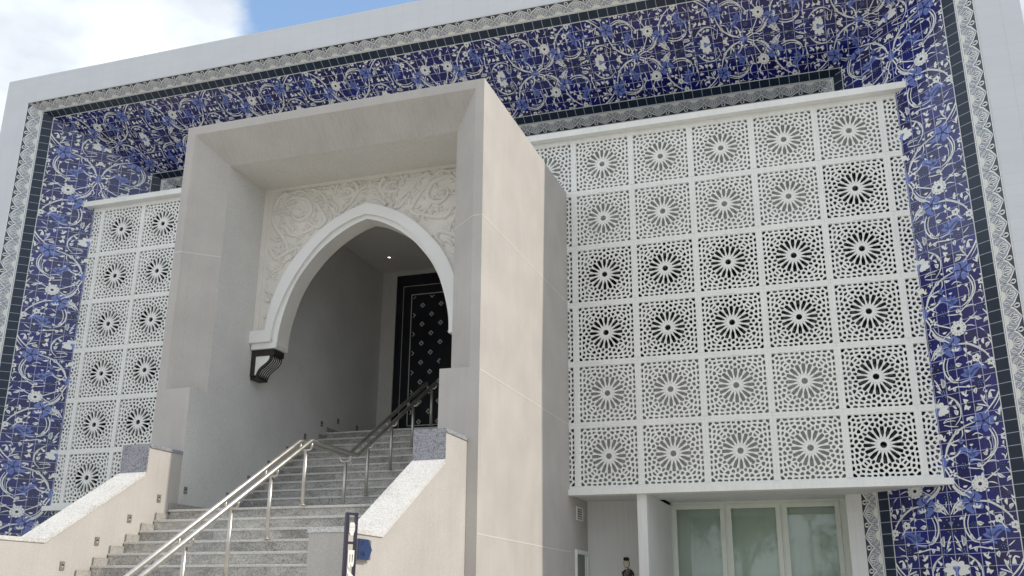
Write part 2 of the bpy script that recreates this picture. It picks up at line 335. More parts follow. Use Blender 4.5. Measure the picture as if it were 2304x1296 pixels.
# ---------------------------------------------------------------- tile pictures
MOTIF = [('F',[(2.64,0.06)],0.62),('L',[(2.82,12.56),(2.95,12.14)],0.24),('L',[(2.48,12.46),(2.24,12.47)],0.2),('L',[(3.11,0.58),(3.29,0.67)],0.2),('S',[(3.18,12.76),(3.72,12.42),(4.23,12.04)],0.09),('L',[(3.59,12.29),(4.09,12.54)],0.17),('L',[(4.03,12.39),(4.58,12.77)],0.27),('S',[(3.31,-0.02),(3.64,0.05),(3.93,0.2)],0.08),('S',[(4.69,11.98),(4.99,12.49),(5.12,13.19),(4.99,13.89)],0.1),('L',[(5.1,12.77),(4.61,13.12)],0.28),('B',[(4.49,11.79)],0.23),('B',[(1.57,11.44)],0.28),('D',[(3.92,0.82)],0.3),('D',[(1.41,12.73)],0.25),('S',[(4.27,0.46),(4.59,0.81)],0.08),('B1',[(4.68,0.96)],0.17),('L',[(4.77,1.15),(5.13,1.5)],0.15),('L',[(4.41,1.37),(4.41,1.91)],0.22),('S',[(4.77,1.44),(5.04,2.12),(5.1,2.79),(5.0,3.36)],0.11),('L',[(4.83,1.82),(4.55,2.27)],0.27),('S',[(0.41,-0.48),(0.78,0.23),(1.29,0.68),(1.76,1.07)],0.14),('S',[(0.62,-0.51),(0.95,0.11),(1.55,0.54)],0.07),('S',[(1.99,0.16),(1.56,0.46),(1.25,0.67)],0.08),('L',[(1.92,0.73),(1.55,0.54)],0.18),('L',[(1.32,0.13),(1.69,0.07)],0.18),('X',[(1.8,1.38)],0.76),('S',[(2.47,1.38),(3.14,1.52),(3.84,1.99),(4.43,2.6),(4.75,3.22)],0.15),('L',[(3.07,1.5),(3.1,1.28)],0.17),('L',[(3.9,2.13),(4.15,1.87)],0.25),('L',[(4.48,2.78),(4.7,2.8)],0.19),('f',[(4.76,3.44)],0.29),('S',[(4.83,3.68),(4.94,3.95),(5.02,4.17)],0.12),('S',[(4.54,3.97),(4.83,3.96),(5.04,3.77)],0.08),('L',[(4.47,3.42),(4.28,3.42)],0.15),('S',[(0.32,2.25),(0.46,1.78),(0.88,1.38),(1.14,1.19)],0.08),('L',[(0.43,1.68),(1.3,1.54)],0.26),('L',[(0.5,1.79),(1.31,1.79)],0.18),('L',[(0.85,0.94),(0.88,1.34)],0.15),('S',[(1.27,2.25),(1.04,2.95),(1.11,3.72),(1.53,4.41),(2.05,4.61)],0.13),('S',[(1.52,2.36),(1.31,3.02),(1.37,3.79),(1.84,4.48)],0.08),('L',[(1.44,3.89),(1.68,4.48)],0.27),('L',[(1.85,4.4),(2.19,4.15)],0.19),('f',[(3.69,2.88)],0.31),('S',[(3.38,2.61),(3.04,2.31),(2.79,1.91)],0.08),('L',[(2.98,2.21),(2.8,1.78)],0.22),('L',[(3.04,2.35),(3.36,2.23)],0.2),('L',[(2.89,2.31),(2.93,2.61)],0.17),('S',[(3.83,3.18),(4.01,3.51),(4.18,3.63)],0.11),('S',[(2.86,3.13),(3.17,3.08),(3.28,3.4)],0.11),('L',[(3.16,3.16),(3.34,2.96)],0.16),('L',[(2.02,3.03),(2.55,3.13)],0.33),('S',[(2.41,2.43),(1.98,2.73)],0.08),('B',[(1.72,3.21)],0.24),('S',[(0.72,2.65),(1.09,2.58)],0.08),('L',[(0.79,2.72),(0.9,2.45)],0.15),('W',[(3.13,3.97)],0.93),('S',[(2.13,4.63),(2.67,4.6),(2.98,4.51)],0.06),('e',[(5.1,4.63)],0.18),('D',[(0.57,3.17)],0.2),('B',[(0.84,5.21)],0.29),('B',[(3.75,4.98)],0.27),('L',[(3.59,4.46),(3.89,4.41)],0.26),('L',[(0.85,4.79),(0.72,3.93)],0.29),('S',[(0.31,4.63),(0.58,5.02)],0.08),('L',[(1.15,4.99),(1.34,4.7)],0.19),('S',[(1.17,5.08),(1.86,4.94),(2.61,5.09),(3.31,5.18)],0.09),('L',[(1.71,4.91),(1.73,5.33)],0.25),('L',[(2.9,5.19),(2.62,5.0)],0.2),('L',[(3.33,5.33),(3.3,5.84)],0.29),('S',[(4.08,4.98),(4.36,4.77),(4.57,4.58)],0.08),('S',[(3.83,5.72),(4.06,5.38),(4.5,5.34)],0.07),('L',[(3.93,5.82),(4.17,5.68)],0.18),('S',[(5.18,4.85),(5.1,5.7),(4.71,6.47),(4.2,7.07),(3.72,7.54)],0.13),('S',[(5.11,5.86),(5.05,6.31),(4.73,6.87),(4.38,7.31)],0.08),('S',[(5.15,5.95),(5.18,6.58),(4.87,7.37)],0.07),('L',[(4.93,7.23),(4.84,7.91)],0.21),('S',[(4.5,7.53),(4.84,7.91)],0.08),('L',[(4.52,7.92),(4.4,8.29)],0.19),('b',[(4.83,8.21)],0.25),('L',[(4.59,8.4),(4.48,8.69)],0.21),('S',[(4.72,5.89),(4.41,5.79),(4.22,6.13),(4.33,6.39)],0.12),('L',[(4.35,5.92),(4.47,6.42)],0.19),('L',[(4.22,6.37),(4.14,6.15)],0.16),('S',[(3.61,5.99),(3.77,6.5),(4.06,7.0)],0.11),('L',[(3.7,6.41),(3.62,5.95)],0.18),('L',[(3.7,6.41),(3.9,6.02)],0.18),('S',[(3.26,6.68),(3.72,6.85),(4.13,7.06)],0.1),('L',[(3.63,6.99),(3.07,7.27)],0.33),('L',[(3.55,7.01),(3.11,6.96)],0.15),('T',[(2.5,6.51)],0.48),('D',[(2.92,6.72)],0.38),('S',[(1.0,5.53),(1.5,5.89),(1.86,6.42),(1.93,7.08),(1.78,7.62),(1.37,8.1)],0.11),('L',[(1.62,6.77),(1.31,6.46)],0.17),('L',[(1.64,7.26),(1.39,6.81)],0.31),('L',[(1.42,5.91),(1.31,6.14)],0.16),('b',[(0.98,7.26)],0.25),('S',[(0.44,7.76),(0.73,7.66),(1.2,7.67),(1.42,7.75)],0.06),('S',[(0.44,7.72),(0.75,7.5),(1.53,7.49)],0.06),('L',[(1.79,7.86),(2.08,7.96)],0.17),('D',[(1.11,8.05)],0.19),('S',[(0.46,7.93),(0.99,8.11),(1.59,8.23)],0.07),('X',[(3.55,8.12)],0.71),('S',[(0.32,10.3),(0.49,9.76),(0.89,9.19),(1.38,8.67),(2.12,8.28),(2.89,8.07)],0.16),('L',[(1.28,8.85),(1.41,8.39)],0.34),('L',[(2.0,8.62),(2.51,8.72)],0.22),('S',[(1.83,8.43),(1.82,8.91),(1.69,9.21)],0.09),('r',[(1.63,9.43)],0.29),('L',[(0.8,9.57),(1.36,9.69)],0.17),('L',[(1.77,9.78),(2.01,10.01)],0.14),('L',[(2.25,9.86),(2.55,9.83)],0.17),('s',[(0.81,8.61)],0.19),('S',[(2.57,9.12),(2.92,8.99),(3.37,9.22)],0.08),('L',[(2.94,9.42),(3.39,9.31)],0.17),('D',[(2.36,9.28)],0.18),('S',[(3.88,8.81),(4.14,9.4),(4.2,10.03),(3.98,10.61),(3.52,11.07),(3.14,11.25)],0.13),('S',[(4.12,8.78),(4.35,9.4),(4.36,10.05),(4.16,10.56),(3.74,11.07),(3.01,11.65)],0.09),('L',[(3.6,11.01),(4.12,10.32)],0.26),('S',[(3.72,9.56),(3.85,10.12),(3.74,10.8)],0.07),('d',[(3.72,9.56)],0.15),('L',[(3.48,10.84),(3.15,10.63)],0.27),('L',[(3.35,10.74),(3.52,10.3)],0.19),('V',[(2.23,10.56)],0.83),('S',[(2.13,11.09),(2.57,11.08),(3.2,11.33)],0.06),('L',[(0.63,10.31),(1.14,10.27)],0.19),('S',[(0.33,10.3),(0.65,10.79),(1.16,11.25)],0.08),('L',[(0.58,10.7),(0.95,10.8)],0.14),('L',[(0.84,11.06),(0.76,11.45)],0.17),('B',[(1.59,11.49)],0.27),('L',[(1.95,11.34),(2.13,11.33)],0.15),('S',[(1.9,11.67),(2.48,11.81),(2.98,11.86)],0.08),('L',[(2.71,11.72),(2.76,11.34)],0.33),('L',[(2.92,11.75),(3.1,12.05)],0.16),('L',[(2.86,11.67),(3.09,11.62)],0.22),('S',[(3.01,11.69),(3.48,11.36),(3.98,11.36),(4.24,11.53)],0.08),('t',[(0.69,11.99)],0.29),('S',[(5.03,8.56),(5.18,9.13),(5.16,9.89),(5.01,10.51)],0.09),('f',[(4.89,9.57)],0.25),('L',[(5.05,9.18),(4.8,8.94)],0.17),('S',[(4.55,10.32),(4.75,10.35),(4.86,10.6)],0.08),('L',[(4.81,9.9),(4.8,10.28)],0.13),('b',[(4.91,10.72)],0.16),('S',[(4.52,10.92),(4.72,11.1),(4.71,11.41)],0.09),('S',[(4.92,10.91),(4.72,11.37)],0.07),('S',[(5.11,11.17),(5.11,11.5),(4.85,11.69)],0.09),('B',[(4.52,11.79)],0.23),('S',[(0.48,-0.03),(0.97,0.59),(1.7,1.05)],0.16),('S',[(0.11,2.24),(0.48,1.54),(0.98,1.14)],0.11),('S',[(0.27,2.26),(0.72,1.89),(1.0,1.59)],0.09),('L',[(0.75,1.65),(1.29,1.78)],0.27),('L',[(0.6,1.55),(1.12,1.28)],0.21),('S',[(0.17,1.18),(0.22,1.68)],0.08),('B',[(0.0,0.83)],0.34),('S',[(0.17,-0.15),(0.36,0.28)],0.09),('K',[(0.0,3.14)],0.56),('b',[(0.0,3.79)],0.24),('S',[(0.14,3.96),(0.39,4.46),(0.59,5.04)],0.1),('L',[(0.78,4.81),(0.65,3.96)],0.32),('L',[(0.23,4.45),(0.38,4.54)],0.16),('B',[(0.83,5.33)],0.35),('L',[(0.53,5.19),(0.17,4.97)],0.16),('S',[(0.36,5.66),(0.11,6.05)],0.08),('S',[(1.11,5.62),(1.59,6.03),(1.81,6.67)],0.11),('L',[(1.21,6.02),(1.24,6.33)],0.23),('S',[(0.7,2.66),(1.05,2.69)],0.07),('L',[(0.73,2.75),(0.8,2.51)],0.13),('C',[(0.0,6.64)],0.99)]
class Sheet:
    """collects coloured flat shapes in sheet coordinates (u,v); layer h lifts them a hair, as glaze lies on glaze"""
    def __init__(s): s.bm = bmesh.new()
    def face(s, pts, mi, h):
        try:
            f = s.bm.faces.new([s.bm.verts.new((p[0], p[1], h)) for p in pts]); f.material_index = mi
        except ValueError: pass
    def fan(s, c, pts, mi, h):
        n = len(pts)
        for i in range(n): s.face([c, pts[i], pts[(i+1) % n]], mi, h)
    def ribbon(s, pts, wf, mi, h, n=4):
        P = catmull(pts, n); m = len(P)-1; prev = None
        for i, p in enumerate(P):
            d = (P[min(i+1, m)]-P[max(i-1, 0)]); d = Vector((-d.y, d.x)).normalized() if d.length else Vector((1, 0))
            w = wf(i/m)/2; a, b = p+d*w, p-d*w
            if prev: s.face([prev[0], a, b, prev[1]], mi, h)
            prev = (a, b)
def motif(sh, T, sz, axis=True):
    """draw one period; T maps motif (a,b) to sheet (u,v); sz = sheet size of one motif unit"""
    W, B, K = 2, 3, 4
    def pt(a, b): return Vector(T(a, b))
    def blob(a, b, r, f, mi, h, n=18, rot=0):
        c = pt(a, b); sh.fan(c, [pt(a+r*f(t+rot)*math.cos(t), b+r*f(t+rot)*math.sin(t)) for t in [2*math.pi*k/n for k in range(n)]], mi, h)
    def leaf(a0, b0, a1, b1, w, mi, h, bend=.22):
        d = Vector((a1-a0, b1-b0)); L = d.length
        if L < 1e-3: return
        d /= L; nrm = Vector((-d.y, d.x)); prof = [(0, .12), (.2, .38), (.42, .5), (.65, .36), (.85, .16), (1, 0)]
        up = []; dn = []
        for t, q in prof:
            cvt = bend*math.sin(t*math.pi)*L*.6
            up.append(pt(*(Vector((a0, b0))+d*L*t+nrm*(q*w+cvt)))); dn.append(pt(*(Vector((a0, b0))+d*L*t+nrm*(-q*w+cvt))))
        for i in range(5): sh.face([up[i], up[i+1], dn[i+1], dn[i]], mi, h)
    h1, h2, h3, h4 = .0015, .003, .0045, .006
    def berries(a, b, r, mi=K):
        for k in range(6):
            t = k*math.pi/3+.3; blob(a+r*.72*math.cos(t), b+r*.72*math.sin(t), r*.42, lambda x: 1, K, h1, 9)
            blob(a+r*.72*math.cos(t), b+r*.72*math.sin(t), r*.19, lambda x: 1, B, h3, 6)
        blob(a, b, r*.5, lambda x: 1, K, h1+.0004, 9); blob(a, b, r*.2, lambda x: 1, B, h3, 7)
    for t, P, wd in MOTIF:
        x, y = P[0]
        if x == 0.0 and len(P) == 1 and not axis: continue
        if t == 'S':
            a0 = [pt(*p) for p in P]; w_ = wd*.86*sz
            sh.ribbon(a0, lambda s: w_*(.45+.75*math.sin(math.pi*min(1, s*.85+.15))), W, h3+.0002*(len(P) % 3))
            if wd > .13:   # a shaded vein on the thick stems
                sh.ribbon(a0, lambda s: w_*.16*math.sin(math.pi*s), 6, h4)
        elif t == 'L':
            leaf(P[0][0], P[0][1], P[1][0], P[1][1], wd*1.12, W, h3+.0003)
            if wd > .24: leaf(P[0][0]*.8+P[1][0]*.2, P[0][1]*.8+P[1][1]*.2, P[1][0], P[1][1], wd*.3, 6, h4)
        elif t == 'F':
            r = wd
            blob(x, y, r, lambda q: 1+.05*math.cos(12*q), W, h3, 48)
            for k in range(12):
                q = k*math.pi/6+.26; blob(x+.76*r*math.cos(q), y+.76*r*math.sin(q), .07*r*1.3, lambda x: 1, 6, h4, 6)
            blob(x, y, r*.24, lambda q: 1, K, h4, 12)
        elif t == 'f':
            blob(x, y, wd*1.05, lambda q: .8+.3*abs(math.cos(2.5*q)), W, h3, 30); blob(x, y, wd*.28, lambda q: 1, K, h4, 8)
            for k in range(5):
                q = k*2*math.pi/5; blob(x+.6*wd*math.cos(q), y+.6*wd*math.sin(q), .11*wd, lambda x: 1, 6, h4, 5)
        elif t in 'B': berries(x, y, wd)
        elif t == '1' or t == 'B1': berries(x, y, wd)
        elif t == 'b': berries(x, y, wd)
        elif t == 'D':
            for k in range(3):
                q = k*2.1+x; sh.ribbon([pt(x+wd*.9*math.cos(q+j*.5), y+wd*(.4+.18*j)*math.sin(q+j*.5)) for j in range(4)], lambda s: .09*sz, K, h1, 3)
        elif t == 'X':
            q0 = .5+x
            blob(x, y, wd*1.24, lambda q: (.60+.40*abs(math.cos(2.5*(q-.3)))**.7)*(1+.10*math.sin(7*q)), B, h2, 44, q0)
            for k in range(5):
                q = q0+k*2*math.pi/5+.3; sh.ribbon([pt(x+.2*wd*math.cos(q), y+.2*wd*math.sin(q)), pt(x+.7*wd*math.cos(q+.18), y+.7*wd*math.sin(q+.18)), pt(x+1.05*wd*math.cos(q), y+1.05*wd*math.sin(q))], lambda s: .11*sz*math.sin(math.pi*min(1, s+.1)), 5, h4, 3)
            blob(x, y, wd*.2, lambda q: 1, 5, h4, 8)
            leaf(x-.6*wd, y+.5*wd, x-1.7*wd, y+1.0*wd, wd*.5, B, h2+.0006, .2)
        elif t in 'WV':
            sg = 1 if t == 'W' else -1
            r = wd*1.12
            sh.ribbon([pt(x-sg*.2*r, y+.55*r), pt(x+sg*.2*r, y-.1*r), pt(x+sg*.65*r, y-.42*r), pt(x+sg*1.15*r, y-.05*r)], lambda s: .55*sz*r*(.25+math.sin(math.pi*min(1, s*.9+.1))*.75), B, h2)
            for q in (-2.9, -2.2, -1.6): leaf(x-sg*.15*r, y+.25*r, x-sg*.15*r+.78*r*math.cos(q)*sg*.9, y+.25*r+.85*r*math.sin(q), .42*r, B, h2+.0004, .15*sg)
            sh.ribbon([pt(x-sg*.9*r, y+.75*r), pt(x-sg*.3*r, y+.6*r), pt(x+sg*.15*r, y+.72*r)], lambda s: .16*sz*r, B, h2+.0006)
            sh.ribbon([pt(x-sg*.05*r, y+.2*r), pt(x+sg*.25*r, y-.12*r), pt(x+sg*.6*r, y-.25*r)], lambda s: .08*sz*r, 5, h4)
        elif t == 'T':
            for q in (-2.1, -1.57+1.57*2, 2.1):
                leaf(x+.25*wd, y, x+wd*1.15*math.cos(q), y+wd*1.15*math.sin(q), wd*.8, W, h3+.0002*q, 0)
            blob(x+.35*wd, y, wd*.5, lambda q: 1, K, h4, 9)
        elif t == 'K':
            blob(x, y, wd*1.25, lambda q: .85+.15*math.cos(6*q), K, h1, 36)
            blob(x, y-wd*.3, wd*.4, lambda q: .8+.2*math.cos(3*q+1.57), B, h2, 18)
            for k in range(6):
                q = k*math.pi/3; blob(x+wd*math.cos(q), y+wd*math.sin(q), wd*.13, lambda x: 1, B, h3, 6)
        elif t == 'C':
            n = 54; c = pt(x, y)
            P = []
            for k in range(n):
                q = 2*math.pi*k/n; r = wd*.86*(.78+.26*abs(math.cos(4.5*q+1.57)))*(1 if math.sin(q) < .75 else .72)
                P.append(pt(x+1.22*r*math.cos(q), y+.86*r*math.sin(q)))
            sh.fan(c, P, W, h3+.0008)
            blob(x, y-.05*wd, wd*.34, lambda q: .8+.2*math.cos(3*q+1.57), B, h4+.0004, 18); blob(x, y+wd*.36, wd*.15, lambda q: 1, B, h4+.0004, 10)
        elif t in 'reod':
            blob(x, y, wd, lambda q: .85+.15*math.cos(4*q), {'r': B, 'e': B, 'o': W, 'd': W}[t], h3, 16)
            if t == 'r': blob(x, y, wd*.4, lambda q: 1, K, h4, 8)
        elif t in 'st':
            blob(x, y, wd*1.2, lambda q: .62+.38*math.cos((4 if t == 's' else 5)*q), W, h3, 30)
            if t == 't': blob(x, y, wd*.3, lambda q: 1, B, h4, 8)
# small filler sprigs in the gaps between the traced shapes
_occ = [(p[0], p[1]) for t, P, wd in MOTIF for p in P]
FILL = []; _r = random.Random(11)
for _ in range(900):
    a_, b_ = _r.uniform(.15, 4.85), _r.uniform(0, 13)
    if all((a_-p[0])**2+(min(abs(b_-p[1]), 13-abs(b_-p[1])))**2 > .30 for p in _occ):
        q_ = _r.uniform(0, 6.28); L_ = _r.uniform(.35, .6); FILL.append((a_, b_, q_, L_, _r.random())); _occ += [(a_, b_), (a_+L_*.7*math.cos(q_), b_+L_*.7*math.sin(q_))]
MOTIF = MOTIF+[('S', [(a_, b_), (a_+L_*.5*math.cos(q_+.3), b_+L_*.5*math.sin(q_+.3)), (a_+L_*math.cos(q_), b_+L_*math.sin(q_))], .11) for a_, b_, q_, L_, z_ in FILL]+[('L', [(a_, b_), (a_+L_*.8*math.cos(q_+s_*1.1), b_+L_*.8*math.sin(q_+s_*1.1))], .2) for a_, b_, q_, L_, z_ in FILL for s_ in (-1, 1)]
def axis_bits(sh, T, sz):
    def blob(a, b, r, f, mi, h, n=20): sh.fan(Vector(T(a, b)), [Vector(T(a+r*f(t)*math.cos(t), b+r*f(t)*math.sin(t))) for t in [2*math.pi*k/n for k in range(n)]], mi, h)
    blob(0, 10.95, .55, lambda q: .8+.2*math.cos(3*q+1.57), 3, .003); blob(0, 8.85, .62, lambda q: .8+.2*math.cos(8*q), 4, .0015, 32); blob(0, 8.85, .26, lambda q: 1, 2, .0045, 14)
    for s in (-1, 1):
        for pts in ([(s*.2, 10.6), (s*.7, 9.6), (s*1.5, 9.3)], [(s*.25, 10.8), (s*1.1, 10.6), (s*1.5, 10.2)], [(s*.3, 11.4), (s*.9, 12.2), (s*2.1, 12.9)], [(s*.1, 11.5), (s*.4, 12.3), (s*.2, 13)]):
            sh.ribbon([Vector(T(*p)) for p in pts], lambda q: sz*.13*(1.1-q*.5), 2, .0047)
def border(sh, u0, u1, v0, v1, tile_u, flip):
    """palmette band between u0 (floral side) and u1 (outer side)"""
    p = .331; wdt = u1-u0
    n = int(math.ceil((v1-v0)/p)); W = 2
    def pt(s, t): return Vector((u0+wdt*s, t))
    sh.face([pt(0, v0), pt(1, v0), pt(1, v1), pt(0, v1)], 7, .0012)
    for s0, s1, mi in ((0, .05, W), (.07, .085, W), (.955, 1.0, W), (.085, .14, W)):
        sh.face([pt(s0, v0), pt(s1, v0), pt(s1, v1), pt(s0, v1)], mi, .003)
    def rb(P, w):
        sh.ribbon([Vector((u0+wdt*s, v0+c+p*t)) for s, t in P], lambda q: wdt*w*(.55+.7*math.sin(math.pi*q)), W, .0042, 3)
    nb = 12
    for k in range(n):   # paler ground inside each pointed arch, leaving dark corners between the points
        c = p*(k+.5); ar = [(.14, -.5), (.42, -.49), (.62, -.40), (.78, -.20), (.93, 0), (.78, .20), (.62, .40), (.42, .49), (.14, .5)]
        sh.fan(Vector((u0+wdt*.3, v0+c)), [Vector((u0+wdt*a_, v0+c+p*b_)) for a_, b_ in ar], 9, .0022)
    def lf(s0, t0, s1, t1, w, mi=W, h=.0042):   # solid leaf with a dark vein
        A = Vector((u0+wdt*s0, v0+c+p*t0)); B = Vector((u0+wdt*s1, v0+c+p*t1)); d = B-A; nn = Vector((-d.y, d.x)).normalized()*p*w
        sh.face([A, A+d*.3+nn*.8, A+d*.55+nn, A+d*.8+nn*.55, B, A+d*.8-nn*.55, A+d*.55-nn, A+d*.3-nn*.8], mi, h)
    for k in range(n):
        c = p*(k+.5)
        fan = [Vector((u0+wdt*(.15+(.17+.02*(j % 2))*math.cos(a)), v0+c+p*.23*math.sin(a))) for j, a in enumerate([-1.57+3.14*j/10 for j in range(11)])]
        sh.fan(Vector((u0+wdt*.14, v0+c)), fan, 8, .0036)
        for s in (-1, 1):
            rb([(.14, s*.47), (.40, s*.49), (.62, s*.40), (.78, s*.20), (.93, 0)], .058)    # ogee arch to the point
            lf(.30, s*.06, .66, s*.27, .062); lf(.34, s*.07, .62, s*.25, .018, 7, .0052)
            lf(.17, s*.24, .46, s*.40, .055); lf(.22, s*.27, .42, s*.38, .016, 7, .0052)
            rb([(.34, s*.03), (.52, s*.15), (.70, s*.12), (.80, s*.02)], .045)
            rb([(.62, s*.5), (.76, s*.42), (.86, s*.45), (.90, s*.5)], .05)
        lf(.34, 0, .84, 0, .075); lf(.40, 0, .76, 0, .022, 7, .0052)
        lf(.16, .5, .56, .5, .05); lf(.22, .5, .48, .5, .015, 7, .0052)
    return n
def build_surface(name, wid, v0, v1, bper, bphase, mir, place, clips, tsize, splitv=None):
    """place(u,v,h)->world.  bands: border | navy tile | floral | navy tile | border"""
    bi, bo = wid*.108, wid*(1-.102); tw = (bo-bi)/12; cu_ = (bi+bo)/2
    sh = Sheet()
    for a, b, mi in ((bi, bi+tw, 1), (bi+tw, bo-tw, 0), (bo-tw, bo, 1)):
        sh.face([(a, v0), (b, v0), (b, v1), (a, v1)], mi, 0)
    for s in (bi+tw, bo-tw):   # thin white lines beside the navy course
        sh.face([(s-.008, v0), (s+.006, v0), (s+.006, v1), (s-.008, v1)], 2, .0052)
    sh.face([(0, v0), (bi, v0), (bi, v1), (0, v1)], 7, 0); sh.face([(bo, v0), (wid, v0), (wid, v1), (bo, v1)], 7, 0)
    border(sh, bo, wid, v0, v1, tsize, 1); border(sh, bi, 0, v0, v1, tsize, -1)
    fl = Sheet(); ub = bper/13
    k0 = math.floor((v0-bphase)/bper)-1; k1 = math.ceil((v1-bphase)/bper)+1
    for k in range(k0, k1):
        for s in (-1, 1):
            motif(fl, lambda a, b: (cu_+s*a*tw, bphase+k*bper+b*ub), (tw+ub)/2, s > 0)
        axis_bits(fl, lambda a, b: (cu_+a*tw, bphase+k*bper+b*ub), (tw+ub)/2)
    def cut(bm, co, no): bmesh.ops.bisect_plane(bm, geom=bm.verts[:]+bm.edges[:]+bm.faces[:], plane_co=co, plane_no=no, clear_outer=True, dist=1e-6)
    cut(fl.bm, (0, v0, 0), (0, -1, 0)); cut(fl.bm, (0, v1, 0), (0, 1, 0)); cut(fl.bm, (bi+tw*1.02, 0, 0), (-1, 0, 0)); cut(fl.bm, (bo-tw*1.02, 0, 0), (1, 0, 0))
    for b_ in (sh.bm, fl.bm):
        cut(b_, (0, v0, 0), (0, -1, 0)); cut(b_, (0, v1, 0), (0, 1, 0))
        for co, no in clips: cut(b_, co, no)
    d1 = bpy.data.meshes.new(name+'_p'); fl.bm.to_mesh(d1); fl.bm.free(); sh.bm.from_mesh(d1); bpy.data.meshes.remove(d1)
    me = bpy.data.meshes.new(name); sh.bm.to_mesh(me); sh.bm.free()
    tiles_uv(me, lambda co, n: ((co.x-bi)/tw, co.y/tsize))
    for v in me.vertices: v.co = place(v.co.x, v.co.y, v.co.z)
    return me
PICMATS = [T_base, T_navy, T_white, T_blue, T_ink, simple('deep_blue_detail', (.02, .025, .13), .2), simple('grey_blue_vein', (.36, .38, .42), .3), T_bdr, simple('cream_fan', (.78, .78, .72), .3), simple('border_mid_tone', (.34, .37, .43), .25)]
def facing(o, want):   # flip all faces if the surface looks away from the viewer side
    me = o.data; s = sum((p.normal.dot(want))*p.area for p in me.polygons)
    if s < 0: me.flip_normals()
for side in (1, -1):
    A = Vector((XRi if side > 0 else XLi, YB, 0)); B = Vector((XRo if side > 0 else XLo, YO, 0)); U = (B-A).normalized()
    Nn = Vector((0, 0, 1)).cross(U)*side
    if Nn.y > 0: Nn = -Nn
    # v runs downward from the top
    zt = ZTo
    sl = (ZTo-ZTi)/LREV
    def place(u, v, h, A=A, U=U, Nn=Nn): return A+U*u+Vector((0, 0, zt-v))+Nn*h
    clip = ((0, ZTo-ZTi, 0), Vector((-sl, -1, 0)).normalized())   # keep below the mitre z < ZTi + sl*u
    me = build_surface('tiled_reveal', LREV, 0, zt-GZ, 2.147, (zt-.863) % 2.147-2.147, False, place, [clip], .1652)
    o = obj('tiled_reveal', me, PICMATS); under(o, bld); facing(o, Nn)
Vs = Vector((0, YO-YB, ZTo-ZTi)).normalized(); Ns = Vector((0, -Vs.z, Vs.y))
if Ns.z > 0: Ns = -Ns
Ws = XRo-CX; Wi = XRi-CX
for side in (1, -1):   # mirrored halves, joined in the middle
    def place(u, v, h, side=side): return Vector((CX+side*v, YB, ZTi))+Vs*u+Ns*h
    sl = (Ws-Wi)/LSOF
    clip = ((0, Wi, 0), Vector((-sl, 1, 0)).normalized())
    me = build_surface('tiled_soffit', LSOF, 0, Ws, 1.842, .218-1.842, False, place, [clip], .1655)
    o = obj('tiled_soffit', me, PICMATS); under(o, bld); facing(o, Ns)

# ---------------------------------------------------------------- windows beside the passage
xs = [(.594, 1.470), (1.483+.02, 2.372), (2.384+.02, 3.300)]
for x0, x1 in xs:
    bm = BM(); z0, z1 = GZ+.9, -5.535; e = .075
    box(bm, x0, x1, YW-.05, YW, z1-e, z1, bev=.006); box(bm, x0, x1, YW-.05, YW, z0, z0+e, bev=.006)
    box(bm, x0, x0+e, YW-.049, YW-.001, z0+e, z1-e); box(bm, x1-e, x1, YW-.049, YW-.001, z0+e, z1-e)
    box(bm, x0+e, x1-e, YW-.045, YW-.002, -6.72, -6.70); 
    box(bm, x1-.028, x1-.006, YW-.062, YW-.05, -6.05, -5.95)
    fr = obj('window', bm, M_wframe); under(fr, bld)
    bm = BM(); quad(bm, (x0+e, YW-.02, z0+e), (x1-e, YW-.02, z0+e), (x1-e, YW-.02, z1-e), (x0+e, YW-.02, z1-e))
    gm = MATS.get('window_glass')
    if not gm:
        gm, t, b = newmat('window_glass'); t.nodes.remove(b)
        tr = node(t, 'ShaderNodeBsdfTransparent'); tr.inputs[0].default_value = (.93, .98, .94, 1); gl = node(t, 'ShaderNodeBsdfGlossy'); gl.inputs['Roughness'].default_value = .03
        fz = node(t, 'ShaderNodeFresnel'); fz.inputs[0].default_value = 1.95; mxs = node(t, 'ShaderNodeMixShader'); t.links.new(fz.outputs[0], mxs.inputs[0]); t.links.new(tr.outputs[0], mxs.inputs[1]); t.links.new(gl.outputs[0], mxs.inputs[2])
        t.links.new(mxs.outputs[0], t.nodes['Material Output'].inputs[0])
    pn = obj('pane', bm, gm); under(pn, bld); pn.parent = fr; pn.matrix_parent_inverse = Matrix(); 
bm = BM()
box(bm, RW0+.001, .592, YW-.03, YW, GZ, RZ-.002); box(bm, 3.302, RW1-.001, YW-.03, YW, GZ, RZ-.002); box(bm, .594, 3.30, YW-.03, YW, -5.533, RZ-.002)
box(bm, .594, 3.30, YW-.03, YW+.1, GZ, GZ+.9)
box(bm, 1.472, 1.501, YW-.03, YW, GZ+.9, -5.535); box(bm, 2.374, 2.402, YW-.03, YW, GZ+.9, -5.535)
o = obj('window_surround', bm, M_wframe); under(o, bld)
bm = BM(); prev = None
for i in range(90):
    x = .58+i*(3.32-.58)/89; y = YW+.09+.0006*math.sin(i*1.9)
    if prev: quad(bm, (prev[0], prev[1], -6.70), (x, y, -6.70), (x, y, RZ), (prev[0], prev[1], RZ))
    prev = (x, y)
o = obj('window_blind', bm, M_curt); under(o, bld)
bm = BM(); quad(bm, (.5, YW+.3, GZ), (3.5, YW+.3, GZ), (3.5, YW+.3, -5.4), (.5, YW+.3, -5.4)); o = obj('room_wall', bm, M_back); under(o, bld)

